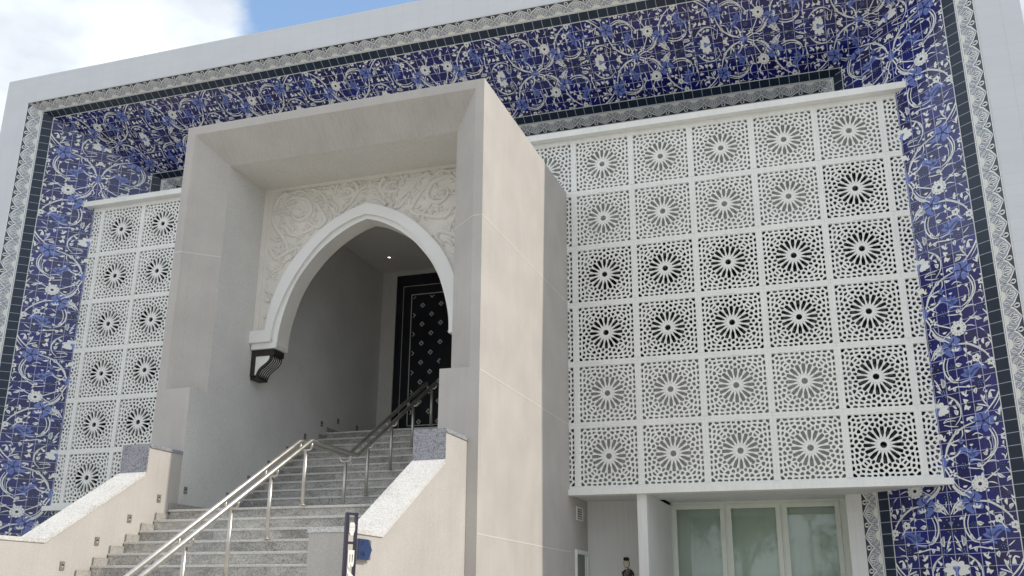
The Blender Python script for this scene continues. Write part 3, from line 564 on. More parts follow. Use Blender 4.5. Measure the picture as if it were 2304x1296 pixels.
# ================================================================== LATTICE SCREENS
def rot(p, a): return (p[0]*math.cos(a)-p[1]*math.sin(a), p[0]*math.sin(a)+p[1]*math.cos(a))
def shape(kind, cx, cy, s, ang):
    if kind == 'o': P = [(s*math.cos(t), s*math.sin(t)) for t in [2*math.pi*k/8+.39 for k in range(8)]]
    elif kind == 'leaf': P = [(1.25*s, 0), (.45*s, .78*s), (-.55*s, .72*s), (-.85*s, 0), (-.55*s, -.72*s), (.45*s, -.78*s)]
    elif kind == 'star': P = [((s if k % 2 == 0 else s*.42)*math.cos(k*math.pi/5), (s if k % 2 == 0 else s*.42)*math.sin(k*math.pi/5)) for k in range(10)]
    elif kind == 'arrow': P = [(s, 0), (.1*s, .9*s), (-.9*s, .9*s), (-.25*s, 0), (-.9*s, -.9*s), (.1*s, -.9*s)]
    elif kind == 'crown': P = [(-1.25*s, -.42*s), (-.6*s, .42*s), (.6*s, .42*s), (1.25*s, -.42*s), (.45*s, -.15*s), (.28*s, -.85*s), (0, -.3*s), (-.28*s, -.85*s), (-.45*s, -.15*s)]
    elif kind == 'wing': P = [(-s, -.3*s), (-.2*s, .5*s), (s, .35*s), (.5*s, -.1*s), (.55*s, -.65*s), (0, -.15*s)]
    elif kind == 'tri': P = [(-.8*s, -.6*s), (.9*s, -.6*s), (.75*s, .2*s), (-.5*s, .75*s)]
    elif kind == 'petal': P = [(-.5*s, 0), (-.30*s, .075*s), (-.05*s, .15*s), (.44*s, .165*s), (.5*s, .10*s), (.5*s, -.10*s), (.44*s, -.165*s), (-.05*s, -.15*s), (-.30*s, -.075*s)]
    return [(cx+q[0], cy+q[1]) for q in [rot(p, ang) for p in P]]
def cell_holes():
    """rosette of sixteen petals; round it a web of even ribs: every seed point owns a small faceted opening"""
    H = [[((.052 if k % 2 else .043)*math.cos(k*math.pi/16), (.052 if k % 2 else .043)*math.sin(k*math.pi/16)) for k in range(32)]]
    for k in range(16):
        a = k*math.pi/8; r = .186
        H.append(shape('petal', r*math.cos(a), r*math.sin(a), .172, a))
        b = a+math.pi/16; H.append([rot(p, b) for p in ((.078, 0), (.100, .0045), (.100, -.0045))])
    seeds = [(.318*math.cos(k*math.pi/8), .318*math.sin(k*math.pi/8)) for k in range(16)]
    small = [(.283*math.cos((k+.5)*math.pi/8), .283*math.sin((k+.5)*math.pi/8)) for k in range(16)]
    block = [(.245*math.cos(k*math.pi/8), .245*math.sin(k*math.pi/8)) for k in range(16)]
    def sym(x, y): return {(round(p*sx, 4), round(q*sy, 4)) for p, q in ((x, y), (y, x)) for sx in (1, -1) for sy in (1, -1)}
    for x, y in ((0, .428), (.428, .428), (.064, .372), (.205, .325), (.30, .30), (.078, .432), (.150, .432), (.325, .432), (.232, .436), (.232, .380), (.145, .378), (.31, .37), (.375, .375), (.378, .30), (.262, .262)):
        for q in sym(x, y):
            if all(math.hypot(q[0]-p[0], q[1]-p[1]) > .042 for p in seeds): seeds.append(q)
    allp = seeds+small+block
    def clip(P, mx, my, nx, ny):
        out = []
        for i in range(len(P)):
            a, c = P[i], P[(i+1) % len(P)]; da = (a[0]-mx)*nx+(a[1]-my)*ny; dc = (c[0]-mx)*nx+(c[1]-my)*ny
            if da <= 0: out.append(a)
            if (da < 0) != (dc < 0) and da != dc: t = da/(da-dc); out.append((a[0]+(c[0]-a[0])*t, a[1]+(c[1]-a[1])*t))
        return out
    for n, (x, y) in enumerate(seeds+small):
        e = .452; g = .0112 if n < len(seeds) else .0085; P = [(-e, -e), (e, -e), (e, e), (-e, e)]; m = .060
        P = clip(clip(clip(clip(P, x+m/1.6, 0, 1, 0), x-m/1.6, 0, -1, 0), 0, y+m/1.6, 0, 1), 0, y-m/1.6, 0, -1)
        for q in allp:
            d = math.hypot(q[0]-x, q[1]-y)
            if 1e-6 < d < .16: nx, ny = (q[0]-x)/d, (q[1]-y)/d; P = clip(P, x+nx*(d/2-g), y+ny*(d/2-g), nx, ny)
            if len(P) < 3: break
        if len(P) < 3: continue
        # blunt the corners so that the openings read as leaves and stars, not as crazy paving
        Q = []
        for i in range(len(P)):
            a, c = P[i], P[(i+1) % len(P)]
            if math.hypot(a[0]-c[0], a[1]-c[1]) < .004: Q.append(a); continue
            Q += [(a[0]*.76+c[0]*.24, a[1]*.76+c[1]*.24), (a[0]*.24+c[0]*.76, a[1]*.24+c[1]*.76)]
        cx = sum(q[0] for q in Q)/len(Q); cy = sum(q[1] for q in Q)/len(Q)
        Q = [(cx+(q[0]-cx)*.93, cy+(q[1]-cy)*.93) for q in Q]
        if n % 3 == 0 and len(Q) > 7: Q[0] = (Q[0][0]*.75+cx*.25, Q[0][1]*.75+cy*.25)
        H.append(Q)
    return H
def lattice_mesh(name, clipx=None):
    me = filled(name, [[(-.4997, -.4997), (.4997, -.4997), (.4997, .4997), (-.4997, .4997)]]+cell_holes(), .034)
    bm = BM(); bm.from_mesh(me); bpy.data.meshes.remove(me)
    # moulded edge bars with the small eared notches round the mid-side holes
    def bar(q):
        pts = [(-.4995, .455), (-.40, .455), (-.085, .455), (-.052, .470), (.052, .470), (.085, .455), (.40, .455), (.4995, .455), (.4995, .4995), (-.4995, .4995)]
        P = [rot(p, q*math.pi/2) for p in pts]
        A = [bm.verts.new((p[0], p[1], .0165)) for p in P]; B = [bm.verts.new((p[0]*1.0, p[1]*1.0, .028)) for p in P]
        bm.faces.new(B)
        for i in range(len(P)): bm.faces.new((A[i], A[(i+1) % len(P)], B[(i+1) % len(P)], B[i]))
    for q in (0, 2): bar(q)
    for sx in (1, -1):
        pts = [(.456*sx, -.4545), (.456*sx, -.085), (.470*sx, -.052), (.470*sx, .052), (.456*sx, .085), (.456*sx, .4545), (.4995*sx, .4545), (.4995*sx, -.4545)]
        A = [bm.verts.new((p[0], p[1], .0165)) for p in pts]; B = [bm.verts.new((p[0], p[1], .033)) for p in pts]
        bm.faces.new(B)
        for i in range(8): bm.faces.new((A[i], A[(i+1) % 8], B[(i+1) % 8], B[i]))
    if clipx is not None:
        g = bm.verts[:]+bm.edges[:]+bm.faces[:]
        bmesh.ops.bisect_plane(bm, geom=g, plane_co=(clipx[0], 0, 0), plane_no=(clipx[1], 0, 0), clear_outer=True)
        es = [e for e in bm.edges if e.is_boundary and all(abs(v.co.x-clipx[0]) < 1e-4 for v in e.verts)]
        try: bmesh.ops.holes_fill(bm, edges=es, sides=60)
        except Exception: pass
    # stand it up: local x stays x, local y -> z, local z (front) -> -y
    for v in bm.verts: v.co = Vector((v.co.x, -v.co.z, v.co.y*.992))
    bmesh.ops.recalc_face_normals(bm, faces=bm.faces)
    me = bpy.data.meshes.new(name); bm.to_mesh(me); bm.free(); me.materials.append(M_lat); return me
CELL = lattice_mesh('lattice_panel'); HALF_R = lattice_mesh('lattice_panel', (-.265, 1)); HALF_L = lattice_mesh('lattice_panel', (.265, -1))
CUT_R = lattice_mesh('lattice_panel', (.367, -1)); CUT_L = lattice_mesh('lattice_panel', (-.367, 1))
def screen(side, label):
    root = empty('lattice_screen', label, 'lattice screen', 'white lattice screens either side of the porch', loc=((2.05 if side > 0 else 2*CX-2.05), 0, -5.5))
    RX = Vector(root.location)
    def X(c): return c if side > 0 else 2*CX-c
    def put(me, c, r):
        o = bpy.data.objects.new('lattice_panel', me); col.objects.link(o); o.parent = root; o.location = Vector((X(c), 0, -.992*r))-RX
    for r in range(6):
        for c in range(0, 5): put(CELL, c, r)
        put(HALF_R if side > 0 else HALF_L, 5, r)
        if r: put(CUT_R if side > 0 else CUT_L, -1, r)
        else: put(CELL, -1, r); put(CELL, -2, r)
    # end stile, ledges, backing
    bm = BM(); a, b = sorted((X(4.735), X(4.765))); box(bm, a, b, -.015, .05, -5.45, .49); under(obj('edge_stile', bm, M_lat), root)
    def led(nm, c0, c1, y0, y1, z0, z1, m):
        bm = BM(); a, b = sorted((X(c0), X(c1))); box(bm, a, b, y0, y1, z0, z1, bev=.004); return under(obj(nm, bm, m), root)
    led('top_ledge', -2.96 if side > 0 else -2.965, 4.965, -.17, .22, .535, .645, M_lat)
    led('top_rail', -2.5, 4.77, -.02, .05, .4955, .534, M_lat)
    led('bottom_ledge', -.632, 4.905, -.12, .097, -5.553, -5.462, M_lat)
    # boards behind the openwork, with dark glazing where the photo shows dark holes
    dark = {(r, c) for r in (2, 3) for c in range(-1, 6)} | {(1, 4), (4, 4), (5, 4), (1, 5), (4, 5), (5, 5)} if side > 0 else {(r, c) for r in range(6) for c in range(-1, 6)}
    todo = {(r, c) for r in range(6) for c in range(-1, 6)}
    while todo:
        seed = min(todo); isd = seed in dark; reg = []; st_ = [seed]; todo.discard(seed)
        while st_:
            q = st_.pop(); reg.append(q)
            for dr, dc in ((0, 1), (1, 0), (0, -1), (-1, 0)):
                n_ = (q[0]+dr, q[1]+dc)
                if n_ in todo and (n_ in dark) == isd: todo.discard(n_); st_.append(n_)
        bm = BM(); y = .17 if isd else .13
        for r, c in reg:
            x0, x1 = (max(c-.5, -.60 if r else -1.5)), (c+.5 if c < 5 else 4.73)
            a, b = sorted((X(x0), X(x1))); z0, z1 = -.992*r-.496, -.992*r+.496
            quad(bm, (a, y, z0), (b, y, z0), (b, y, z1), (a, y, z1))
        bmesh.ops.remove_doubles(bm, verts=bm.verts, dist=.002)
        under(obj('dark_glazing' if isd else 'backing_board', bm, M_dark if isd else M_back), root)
        if isd and (side < 0 or len(reg) > 4):
            for r, c in reg:
                if (r+c) % 2 or c < 0: continue
                a, b = sorted((X(c-.5), X(c+.5) if c < 5 else X(4.73))); z0, z1 = -.992*r-.49, -.992*r+.49
                bm = BM(); box(bm, a+.12, a+.17, .12, .15, z0, z1); under(obj('window_mullion', bm, M_back), root)
    return root
screen(1, 'wide white pierced lattice screen of star panels right of the porch')
screen(-1, 'narrow-looking white pierced lattice screen of star panels left of the porch')

# ================================================================== PORCH
por = empty('entrance_porch', 'beige rendered box porch with splayed opening and pointed arch at the stair head', 'porch', loc=(CX, -2, GZ))
X0, X1 = -5.313, -.633; IX0, IX1 = -4.781, -1.159; F = -4.064; ZT = -.46; ZP = -4.41; SY = -3.69; SZ = -.99; OX0, OX1, OZ = -5.182, -.758, -.59; YE = 1.49
bm = BM()
quad(bm, (X0, F, ZP), (OX0, F, ZP), (OX0, F, OZ), (X0, F, ZT)); quad(bm, (OX1, F, ZP), (X1, F, ZP), (X1, F, ZT), (OX1, F, OZ)); quad(bm, (OX0, F, OZ), (OX1, F, OZ), (X1, F, ZT), (X0, F, ZT))
quad(bm, (OX0, F, ZP), (IX0, SY, ZP), (IX0, SY, SZ), (OX0, F, OZ)); quad(bm, (IX1, SY, ZP), (OX1, F, ZP), (OX1, F, OZ), (IX1, SY, SZ)); quad(bm, (OX0, F, OZ), (IX0, SY, SZ), (IX1, SY, SZ), (OX1, F, OZ), mi=1)
# pedestal tops (the ledges where the splay begins)
quad(bm, (OX0, F, ZP), (IX0, F, ZP), (IX0, SY, ZP)); quad(bm, (OX1, F, ZP), (IX1, SY, ZP), (IX1, F, ZP))
quad(bm, (X0, F, GZ), (IX0, F, GZ), (IX0, F, ZP), (OX0, F, ZP), (X0, F, ZP)); quad(bm, (IX1, F, GZ), (X1, F, GZ), (X1, F, ZP), (OX1, F, ZP), (IX1, F, ZP))
# outer sides and roof
quad(bm, (X1, F, GZ), (X1, YB-.002, GZ), (X1, YB-.002, ZT), (X1, F, ZT)); quad(bm, (X0, F, GZ), (X0, F, ZT), (X0, YB-.002, ZT), (X0, YB-.002, GZ)); quad(bm, (X0, F, ZT), (X1, F, ZT), (X1, YB-.002, ZT), (X0, YB-.002, ZT))
bmesh.ops.remove_doubles(bm, verts=bm.verts, dist=1e-4)
under(obj('outer_shell', bm, [M_beige, M_stain]), por)
bm = BM()
for x in (IX0, IX1):
    quad(bm, (x, F, GZ), (x, SY, GZ), (x, SY, ZP), (x, F, ZP)); quad(bm, (x, SY, GZ), (x, YE, GZ), (x, YE, SZ), (x, SY, SZ))
under(obj('inner_wall', bm, M_inner), por)
bm = BM(); quad(bm, (IX0, SY, SZ), (IX1, SY, SZ), (IX1, YE, SZ), (IX0, YE, SZ)); under(obj('ceiling', bm, M_ceil), por)
bm = BM()
for a, b, z0, z1 in ((IX0, -4.535, GZ, SZ), (2*CX+4.535, IX1, GZ, SZ), (-4.535, 2*CX+4.535, -1.03, SZ)): quad(bm, (a, YE, z0), (b, YE, z0), (b, YE, z1), (a, YE, z1))
under(obj('door_wall', bm, M_inner), por)
# filled joints in the render: outside face and inner left wall
bm = BM(); w_ = .006
bm.free()
for a in [(X1-.003, X1+.002, F, .0, z-w_, z+w_) for z in (-2.425, -4.445, -6.39)]+[(IX0-.003, IX0+.0015, SY, -2.74, -2.425-w_, -2.425+w_), (IX0-.003, IX0+.0015, SY, -2.74, -4.405-w_, -4.405+w_), (IX0-.003, IX0+.0015, -2.735, -2.72, -5.9, -3.6), (IX0-.003, IX0+.0015, .80, .812, -4.3, -1)]:
    bm = BM(); box(bm, *a); under(obj('joint_line', bm, M_joint), por)
for sd_ in (-1, 1):   # the same joint carried round the front edge and across the splay
    xa, xb, xc = CX+sd_*(CX-X0), CX+sd_*(CX-OX0), CX+sd_*(CX-IX0)
    bm = BM(); p, q = sorted((xa, xb)); box(bm, p, q, F-.0015, F+.003, -2.425-w_, -2.425+w_)
    under(obj('joint_line', bm, M_joint), por)
    nx, ny = -sd_*(SY-F), -abs(xb-xc); l_ = math.hypot(nx, ny); nx, ny = nx/l_*.0015, ny/l_*.0015
    bm = BM(); quad(bm, (xb+nx, F+ny, -2.425-w_), (xc+nx, SY+ny, -2.425-w_), (xc+nx, SY+ny, -2.425+w_), (xb+nx, F+ny, -2.425+w_)); under(obj('joint_line', bm, M_joint), por)
# arch wall with pointed opening
arch_in = [(0, -1.691), (-.21, -1.757), (-.434, -1.872), (-.619, -1.997), (-.785, -2.137), (-.955, -2.330), (-1.082, -2.505), (-1.19, -2.71), (-1.268, -2.93), (-1.33, -3.165), (-1.362, -3.36), (-1.37, -3.56)]
arch_mid = [(0, -1.632), (-.244, -1.701), (-.485, -1.813), (-.643, -1.926), (-.792, -2.059), (-.945, -2.235), (-1.065, -2.40), (-1.175, -2.58), (-1.28, -2.79), (-1.345, -2.95), (-1.395, -3.09), (-1.432, -3.27), (-1.448, -3.47)]
arch_out = [(0, -1.453), (-.282, -1.543), (-.524, -1.658), (-.70, -1.768), (-.884, -1.92), (-1.097, -2.14), (-1.22, -2.29), (-1.315, -2.44), (-1.395, -2.60), (-1.455, -2.76), (-1.511, -2.94), (-1.548, -3.13), (-1.565, -3.32)]
def sm(P): return [tuple(p) for p in catmull(P, 4)]
ain, amid, aout = sm(arch_in), sm(arch_mid), sm(arch_out)
mir = lambda P: [(-x, z) for x, z in P]
YA = -2.727
def archplate(nm, loop, y0, y1, mat):
    me = filled(nm, [[(CX+x, z) for x, z in loop]], abs(y1-y0))
    for v in me.vertices: v.co = Vector((v.co.x, (y0+y1)/2+v.co.z, v.co.y))
    return under(obj(nm, me, mat), por)
hw = IX1-CX-.002
archplate('spandrel_wall', [(-hw, SZ+.002), (hw, SZ+.002), (hw, -3.56)]+mir(ain)[::-1][:-1]+ain+[(-hw, -3.56)], YA, -2.44, M_relief)
archplate('arch_band', mir(aout)[::-1][:-1]+aout+amid[::-1][:-1]+mir(amid)[:], YA-.085, YA+.01, M_arch)
archplate('arch_band_lip', mir(amid)[::-1][:-1]+amid+ain[::-1][:-1]+mir(ain)[:], YA-.026, YA+.008, M_arch)
for s in (-1, 1):
    bm = BM()
    a, b = sorted((CX+s*1.448, CX+s*(hw+.001))); box(bm, a, b, YA-.098, YA+.02, -3.485, -3.30, bev=.004)
    a, b = sorted((CX+s*1.375, CX+s*(hw-.015))); box(bm, a, b, YA-.045, -2.43, -3.575, -3.4865, bev=.004)
    under(obj('arch_springer', bm, M_arch), por)
# plain margin and carved scrolls of the spandrel
def inside(x, z):   # x relative to centre
    ax = abs(x)
    if ax > 1.665 or z > -1.035 or z < -3.25: return False
    for (xa, za), (xb, zb) in zip(aout, aout[1:]):
        if -xb >= ax >= -xa:
            t = (ax+xa)/(xa-xb) if xa != xb else 0
            if z < za+(zb-za)*t+.015: return False
    return not (ax < 1.565 and z < -3.32)
rel = BM()
def rstroke(pts, w, h, n=6, tap=True):
    P = catmull(pts, n); m = len(P)-1; prev = None
    for i, p in enumerate(P):
        d = P[min(i+1, m)]-P[max(i-1, 0)]
        if d.length < 1e-6: continue
        d = Vector((-d.y, d.x)).normalized(); s = (.35+.75*math.sin(math.pi*min(1, i/m*.85+.12))) if tap else 1
        ww = w*s/2; hh = h*(.4+.6*s)
        if not (inside(p.x, p.y) and inside((p+d*ww).x, (p+d*ww).y) and inside((p-d*ww).x, (p-d*ww).y)): prev = None; continue
        cur = [rel.verts.new((CX+(p+d*o_*ww).x, YA-q_*hh+.001, (p+d*o_*ww).y)) for o_, q_ in ((-1, 0), (-.86, .8), (-.35, 1), (.25, .7), (.86, .85), (1, 0))]
        if prev:
            for j in range(5):
                f = rel.faces.new((prev[j], prev[j+1], cur[j+1], cur[j])); f.smooth = True
        prev = cur
rg = random.Random(3)
def spiral(cx, cz, r, a0, turns, sg, w=.045):
    P = []; n = int(10*turns)
    for i in range(n+1):
        t = i/n; rr = r*(1-t*.85); a = a0+sg*t*turns*2*math.pi; P.append((cx+rr*math.cos(a), cz+rr*math.sin(a)))
    rstroke(P, w, .030, 3)
    for i in range(2, n-2, 2):   # acanthus leaflets along the outside and inside of the scroll
        p, q = Vector(P[i]), Vector(P[i+1]); d = (q-p).normalized(); nn = Vector((-d.y, d.x))*(-sg)
        L = r*rg.uniform(.28, .42)
        rstroke([p, p+nn*L*.5+d*L*.4, p+nn*L*.75+d*L*.95], .052, .024, 4); 
        if i % 4 == 0: rstroke([p, p-nn*L*.4+d*L*.3, p-nn*L*.45+d*L*.8], .036, .02, 4)
        rstroke([p+nn*L*.3, p+nn*L*.9+d*L*.1, p+nn*L*1.15+d*L*.35], .034, .018, 3)
    for k in range(6):
        a = k*1.05; rstroke([(cx, cz), (cx+r*.16*math.cos(a), cz+r*.16*math.sin(a)), (cx+r*.24*math.cos(a+.3), cz+r*.24*math.sin(a+.3))], .05, .026, 3)
VINES = [[(-1.65,-1.43),(-1.63,-1.3),(-1.56,-1.15),(-1.44,-1.08),(-1.26,-1.05),(-1.09,-1.04),(-0.96,-1.08),(-0.85,-1.13),(-0.75,-1.14),(-0.62,-1.13)],[(-1.42,-1.09),(-1.29,-1.09),(-1.19,-1.07),(-1.1,-1.12),(-1.02,-1.17),(-0.98,-1.21)],[(-1.44,-1.3),(-1.39,-1.21),(-1.29,-1.17),(-1.16,-1.2),(-1.05,-1.25),(-0.99,-1.34),(-0.97,-1.45),(-1.05,-1.54),(-1.16,-1.57),(-1.26,-1.51),(-1.3,-1.42),(-1.25,-1.36),(-1.16,-1.38)],[(-1.0,-1.28),(-0.91,-1.32),(-0.83,-1.41),(-0.75,-1.54),(-0.71,-1.64),(-0.81,-1.72),(-0.91,-1.7),(-1.0,-1.62),(-1.06,-1.52)],[(-0.87,-1.16),(-0.79,-1.19),(-0.7,-1.3),(-0.68,-1.35)],[(-0.56,-1.22),(-0.56,-1.12),(-0.48,-1.04),(-0.36,-1.02),(-0.25,-1.08),(-0.19,-1.17),(-0.21,-1.26),(-0.25,-1.32),(-0.3,-1.4),(-0.4,-1.45)],[(-0.49,-1.28),(-0.44,-1.3),(-0.36,-1.29),(-0.27,-1.27),(-0.26,-1.21),(-0.33,-1.15),(-0.42,-1.14),(-0.47,-1.18)],[(-0.16,-1.1),(-0.13,-1.04),(-0.08,-1.04)],[(-0.19,-1.25),(-0.14,-1.19),(-0.06,-1.15),(-0.03,-1.07)],[(-1.64,-1.45),(-1.61,-1.57),(-1.53,-1.68),(-1.43,-1.81),(-1.35,-1.95),(-1.33,-2.06),(-1.38,-2.14)],[(-1.6,-1.43),(-1.5,-1.38),(-1.39,-1.39),(-1.33,-1.47)],[(-1.57,-1.61),(-1.48,-1.63),(-1.4,-1.66),(-1.29,-1.79),(-1.15,-1.8),(-0.98,-1.76),(-0.84,-1.69),(-0.71,-1.64)],[(-1.32,-1.77),(-1.25,-1.76),(-1.11,-1.76),(-1.07,-1.72)],[(-1.74,-1.69),(-1.64,-1.78),(-1.53,-1.86),(-1.44,-1.85)],[(-1.66,-1.93),(-1.62,-2.03),(-1.53,-2.15),(-1.47,-2.14),(-1.35,-2.08),(-1.25,-2.04),(-1.14,-2.02),(-1.12,-2.09),(-1.18,-2.18),(-1.25,-2.25)],[(-1.73,-2.18),(-1.63,-2.27),(-1.57,-2.38)],[(-1.4,-2.27),(-1.32,-2.19),(-1.23,-2.19)],[(-1.65,-2.47),(-1.56,-2.39),(-1.46,-2.34),(-1.37,-2.27)],[(-0.62,-1.42),(-0.56,-1.53),(-0.48,-1.56),(-0.37,-1.54),(-0.29,-1.49),(-0.21,-1.41),(-0.13,-1.37),(-0.06,-1.37)],[(-0.75,-1.06),(-0.68,-1.04),(-0.61,-1.08),(-0.57,-1.13)],[(-1.56,-1.1),(-1.59,-1.15),(-1.62,-1.19)],[(-1.11,-1.43),(-1.14,-1.49),(-1.22,-1.5)],[(-0.74,-1.28),(-0.61,-1.36),(-0.52,-1.44),(-0.55,-1.52)],[(-1.62,-2.57),(-1.65,-2.75),(-1.65,-2.93),(-1.69,-3.11)],[(-1.73,-2.67),(-1.63,-2.8),(-1.56,-2.84)],[(-1.72,-2.99),(-1.66,-3.07),(-1.57,-3.06)]]
for s in (-1, 1):
    for P in VINES:
        P = [(-s*x, z) for x, z in P]
        w0 = .062 if len(P) > 6 else .045
        rstroke(P, w0, .036, 5)
        C = [Vector(p) for p in catmull(P, 3)]
        if len(P) < 4: continue
        for i in range(2, len(C)-2, 3):
            d = (C[i+1]-C[i]).normalized(); nn = Vector((-d.y, d.x))*rg.choice((-1, 1)); L = rg.uniform(.07, .12)
            rstroke([C[i]+nn*.02, C[i]+nn*L*.6+d*L*.3, C[i]+nn*L*.8+d*L*.9], .034, .028, 4)
            rstroke([C[i]+nn*.03, C[i]+nn*L*.95+d*L*.1, C[i]+nn*L*1.25+d*L*.4], .024, .024, 3)
seen_ = set(); rel.verts.ensure_lookup_table(); isl = []
for v in rel.verts:
    if v in seen_: continue
    st_ = [v]; seen_.add(v); g_ = []
    while st_:
        q = st_.pop(); g_.append(q)
        for e in q.link_edges:
            o_ = e.other_vert(q)
            if o_ not in seen_: seen_.add(o_); st_.append(o_)
    isl.append(g_)
cells = {}
for g_ in isl:
    cx_ = sum(v.co.x for v in g_)/len(g_)-CX; cz_ = sum(v.co.z for v in g_)/len(g_)
    key = (cx_ > 0, round(cz_*4), round(cx_*2))
    cells.setdefault(key, []).extend(g_)
for key, g_ in cells.items():
    gs = set(g_); b2 = bmesh.new(); mp_ = {v: b2.verts.new(v.co) for v in g_}
    for f in rel.faces:
        if f.verts[0] in gs: nf = b2.faces.new([mp_[v] for v in f.verts]); nf.smooth = True
    under(obj('carved_scrollwork', b2, M_relief), por)
rel.free()
bm = BM()
for s in (-1, 1):
    a, b = sorted((CX+s*(hw-.0), CX+s*(hw-.085))); box(bm, a, b, YA-.018, YA+.006, -3.30, SZ)
box(bm, CX-hw+.086, CX+hw-.086, YA-.018, YA+.006, SZ-.055, SZ)
under(obj('panel_margin', bm, M_relief), por)

# ---------------------------------------------------------------- carved timber brackets under the arch feet
def bracket(s, label):
    ex = CX+s*hw
    root = empty('wooden_bracket', label, 'bracket', 'timber brackets under the arch', loc=(ex, -2.58, -3.99))
    def X(d): return ex-s*d
    y0, y1 = -2.725, -2.445
    def bx(nm, d0, d1, ya, yb, z0, z1, mat, bev=.003):
        bm = BM(); a, b = sorted((X(d0), X(d1))); box(bm, a, b, ya, yb, z0, z1, bev=bev); return under(obj(nm, bm, mat), root)
    bx('head_block', .003, .385, y0, y1, -3.672, -3.578, M_wood)
    bx('wall_post', .003, .075, y0, y1, -3.975, -3.674, M_wood)
    bx('foot_block', .003, .15, y0+.02, y1-.02, -4.020, -3.977, M_wood)
    P = catmull([(.335, -3.672), (.335, -3.72), (.30, -3.775), (.235, -3.825), (.165, -3.88), (.115, -3.975)], 5)
    bm = BM(); prism(bm, [(X(.0755), -3.6735)]+[(X(p.x-.012), p.y+.004) for p in P if p.y > -3.96]+[(X(.0755), -3.955)], 'y', y0+.012, y1-.012); under(obj('white_infill', bm, M_arch), root)
    n = 6
    for k in range(n):
        ya = y0+.004+k*(y1-y0-.035)/(n-1); bm = BM(); th = .024; prev = None
        for i, p in enumerate(P):
            d = (P[min(i+1, len(P)-1)]-P[max(i-1, 0)]).normalized(); nn = Vector((-d.y, d.x))*.024
            cur = [bm.verts.new((X((p+nn*q).x), y_, (p+nn*q).y)) for q, y_ in ((-1, ya), (1, ya), (1, ya+th), (-1, ya+th))]
            if prev:
                for j in range(4): bm.faces.new((prev[j], prev[(j+1) % 4], cur[(j+1) % 4], cur[j]))
            else: bm.faces.new(cur)
            prev = cur
        bm.faces.new(prev[::-1]); bmesh.ops.recalc_face_normals(bm, faces=bm.faces)
        under(obj('curved_rib', bm, M_wood), root)
    for k in range(n-1):
        ya = y0+.004+th+(k+.15)*(y1-y0-.035)/(n-1)
        bm = BM(); tube(bm, [(X(p.x+.017), ya+.006, p.y-.012) for p in P[:-2]], .0038, 6); under(obj('pale_fillet', bm, M_letter), root)
    # thin pale backing sheet seen between the ribs
    bm = BM(); prev = None
    for i, p in enumerate(P):
        cur = [bm.verts.new((X(p.x+.008), y_, p.y-.01)) for y_ in (y0+.012, y1-.025)]
        if prev: bm.faces.new((prev[0], prev[1], cur[1], cur[0]))
        prev = cur
    under(obj('rib_backing', bm, M_arch), root)
bracket(-1, 'dark curved timber bracket with six ribs under the left foot of the white arch')
bracket(1, 'dark timber bracket under the right foot of the arch, behind the porch jamb')

# ---------------------------------------------------------------- door
door = empty('entrance_door', 'tall black double door with rows of small pearl diamonds inside the porch', 'door', loc=(CX, 1.6, -4.44))
DX = CX+4.481; DT = -1.079; DBt = -4.44
DX0 = -4.481; DX1 = 2*CX+4.481
bm = BM()
for a, b, z0, z1 in ((DX0-.052, DX0, DBt, DT+.05), (DX1, DX1+.052, DBt, DT+.05), (DX0, DX1, DT, DT+.05)): box(bm, a, b, YE-.02, YE+.05, z0, z1)
under(obj('door_casing', bm, M_ceil), door)
for s in (-1, 1):
    a, b = sorted((CX+s*.004, CX+s*(-DX0+CX)))
    bm = BM(); box(bm, a, b, YE+.01, YE+.06, DBt, DT); lf = under(obj('door_leaf', bm, M_black), door)
    bm = BM()
    def X(v): return CX+s*abs(v-CX)
    def ln(xa, xb, za, zb, y=.0065):
        p, q = sorted((X(xa), X(xb))); box(bm, p, q, YE+.01-y, YE+.012, za, zb)
    ln(-4.336, -4.328, -4.36, -1.304); ln(-4.328, CX, -1.312, -1.304)
    ln(-4.164, -4.150, -4.02, -1.481); ln(-4.150, CX, -1.495, -1.481); ln(-4.150, CX, -4.034, -4.020)
    zi = 0
    for row in range(14):
        z = -1.716+.186*1-.187*row
        for c in range(4):
            x = -4.113+.381*c if row % 2 == 0 else -3.922+.381*c
            if row % 2 == 0 and row == 0: pass
            if x > CX+.01 or z < -4.0: continue
            sx = X(x); r0, r1 = .052, .032
            for q in range(4):
                A = [(math.cos(q*1.5708+d)*r, math.sin(q*1.5708+d)*r) for r, d in ((r0, 0), (r0, 1.5708), (r1, 1.5708), (r1, 0))]
                pts = [(sx+p[0], z+p[1]) for p in A]
                if row % 2 == 0 and c == 0 and any((p[0]-CX)*s > 1.15 for p in pts): continue
                if row == 0 and any(p[1] > -1.515 for p in pts): continue
                quad(bm, *[(p[0], YE+.003, p[1]) for p in pts])
            if not (row % 2 == 0 and c == 0) and row: quad(bm, *[(sx+p[0], YE+.003, z+p[1]) for p in ((-.018, 0), (0, .018), (.004, .004), (-.006, -.008))])
    under(obj('pearl_inlay', bm, M_pearl), door)
bm = BM()
n = 64
c0 = [bm.verts.new((CX+.57*math.cos(k*2*math.pi/n), YE-.012, -3.0+.57*math.sin(k*2*math.pi/n))) for k in range(n)]
c1 = [bm.verts.new((v.co.x, YE+.01, v.co.z)) for v in c0]
bm.faces.new(c0)
for k in range(n): bm.faces.new((c0[k], c1[k], c1[(k+1) % n], c0[(k+1) % n]))
under(obj('round_boss', bm, M_disc), door)
bm = BM(); tube(bm, [(CX+.57*math.cos(k*2*math.pi/n), YE-.010, -3.0+.57*math.sin(k*2*math.pi/n)) for k in range(n+1)], .004, 5); under(obj('boss_rim', bm, M_wood), door)

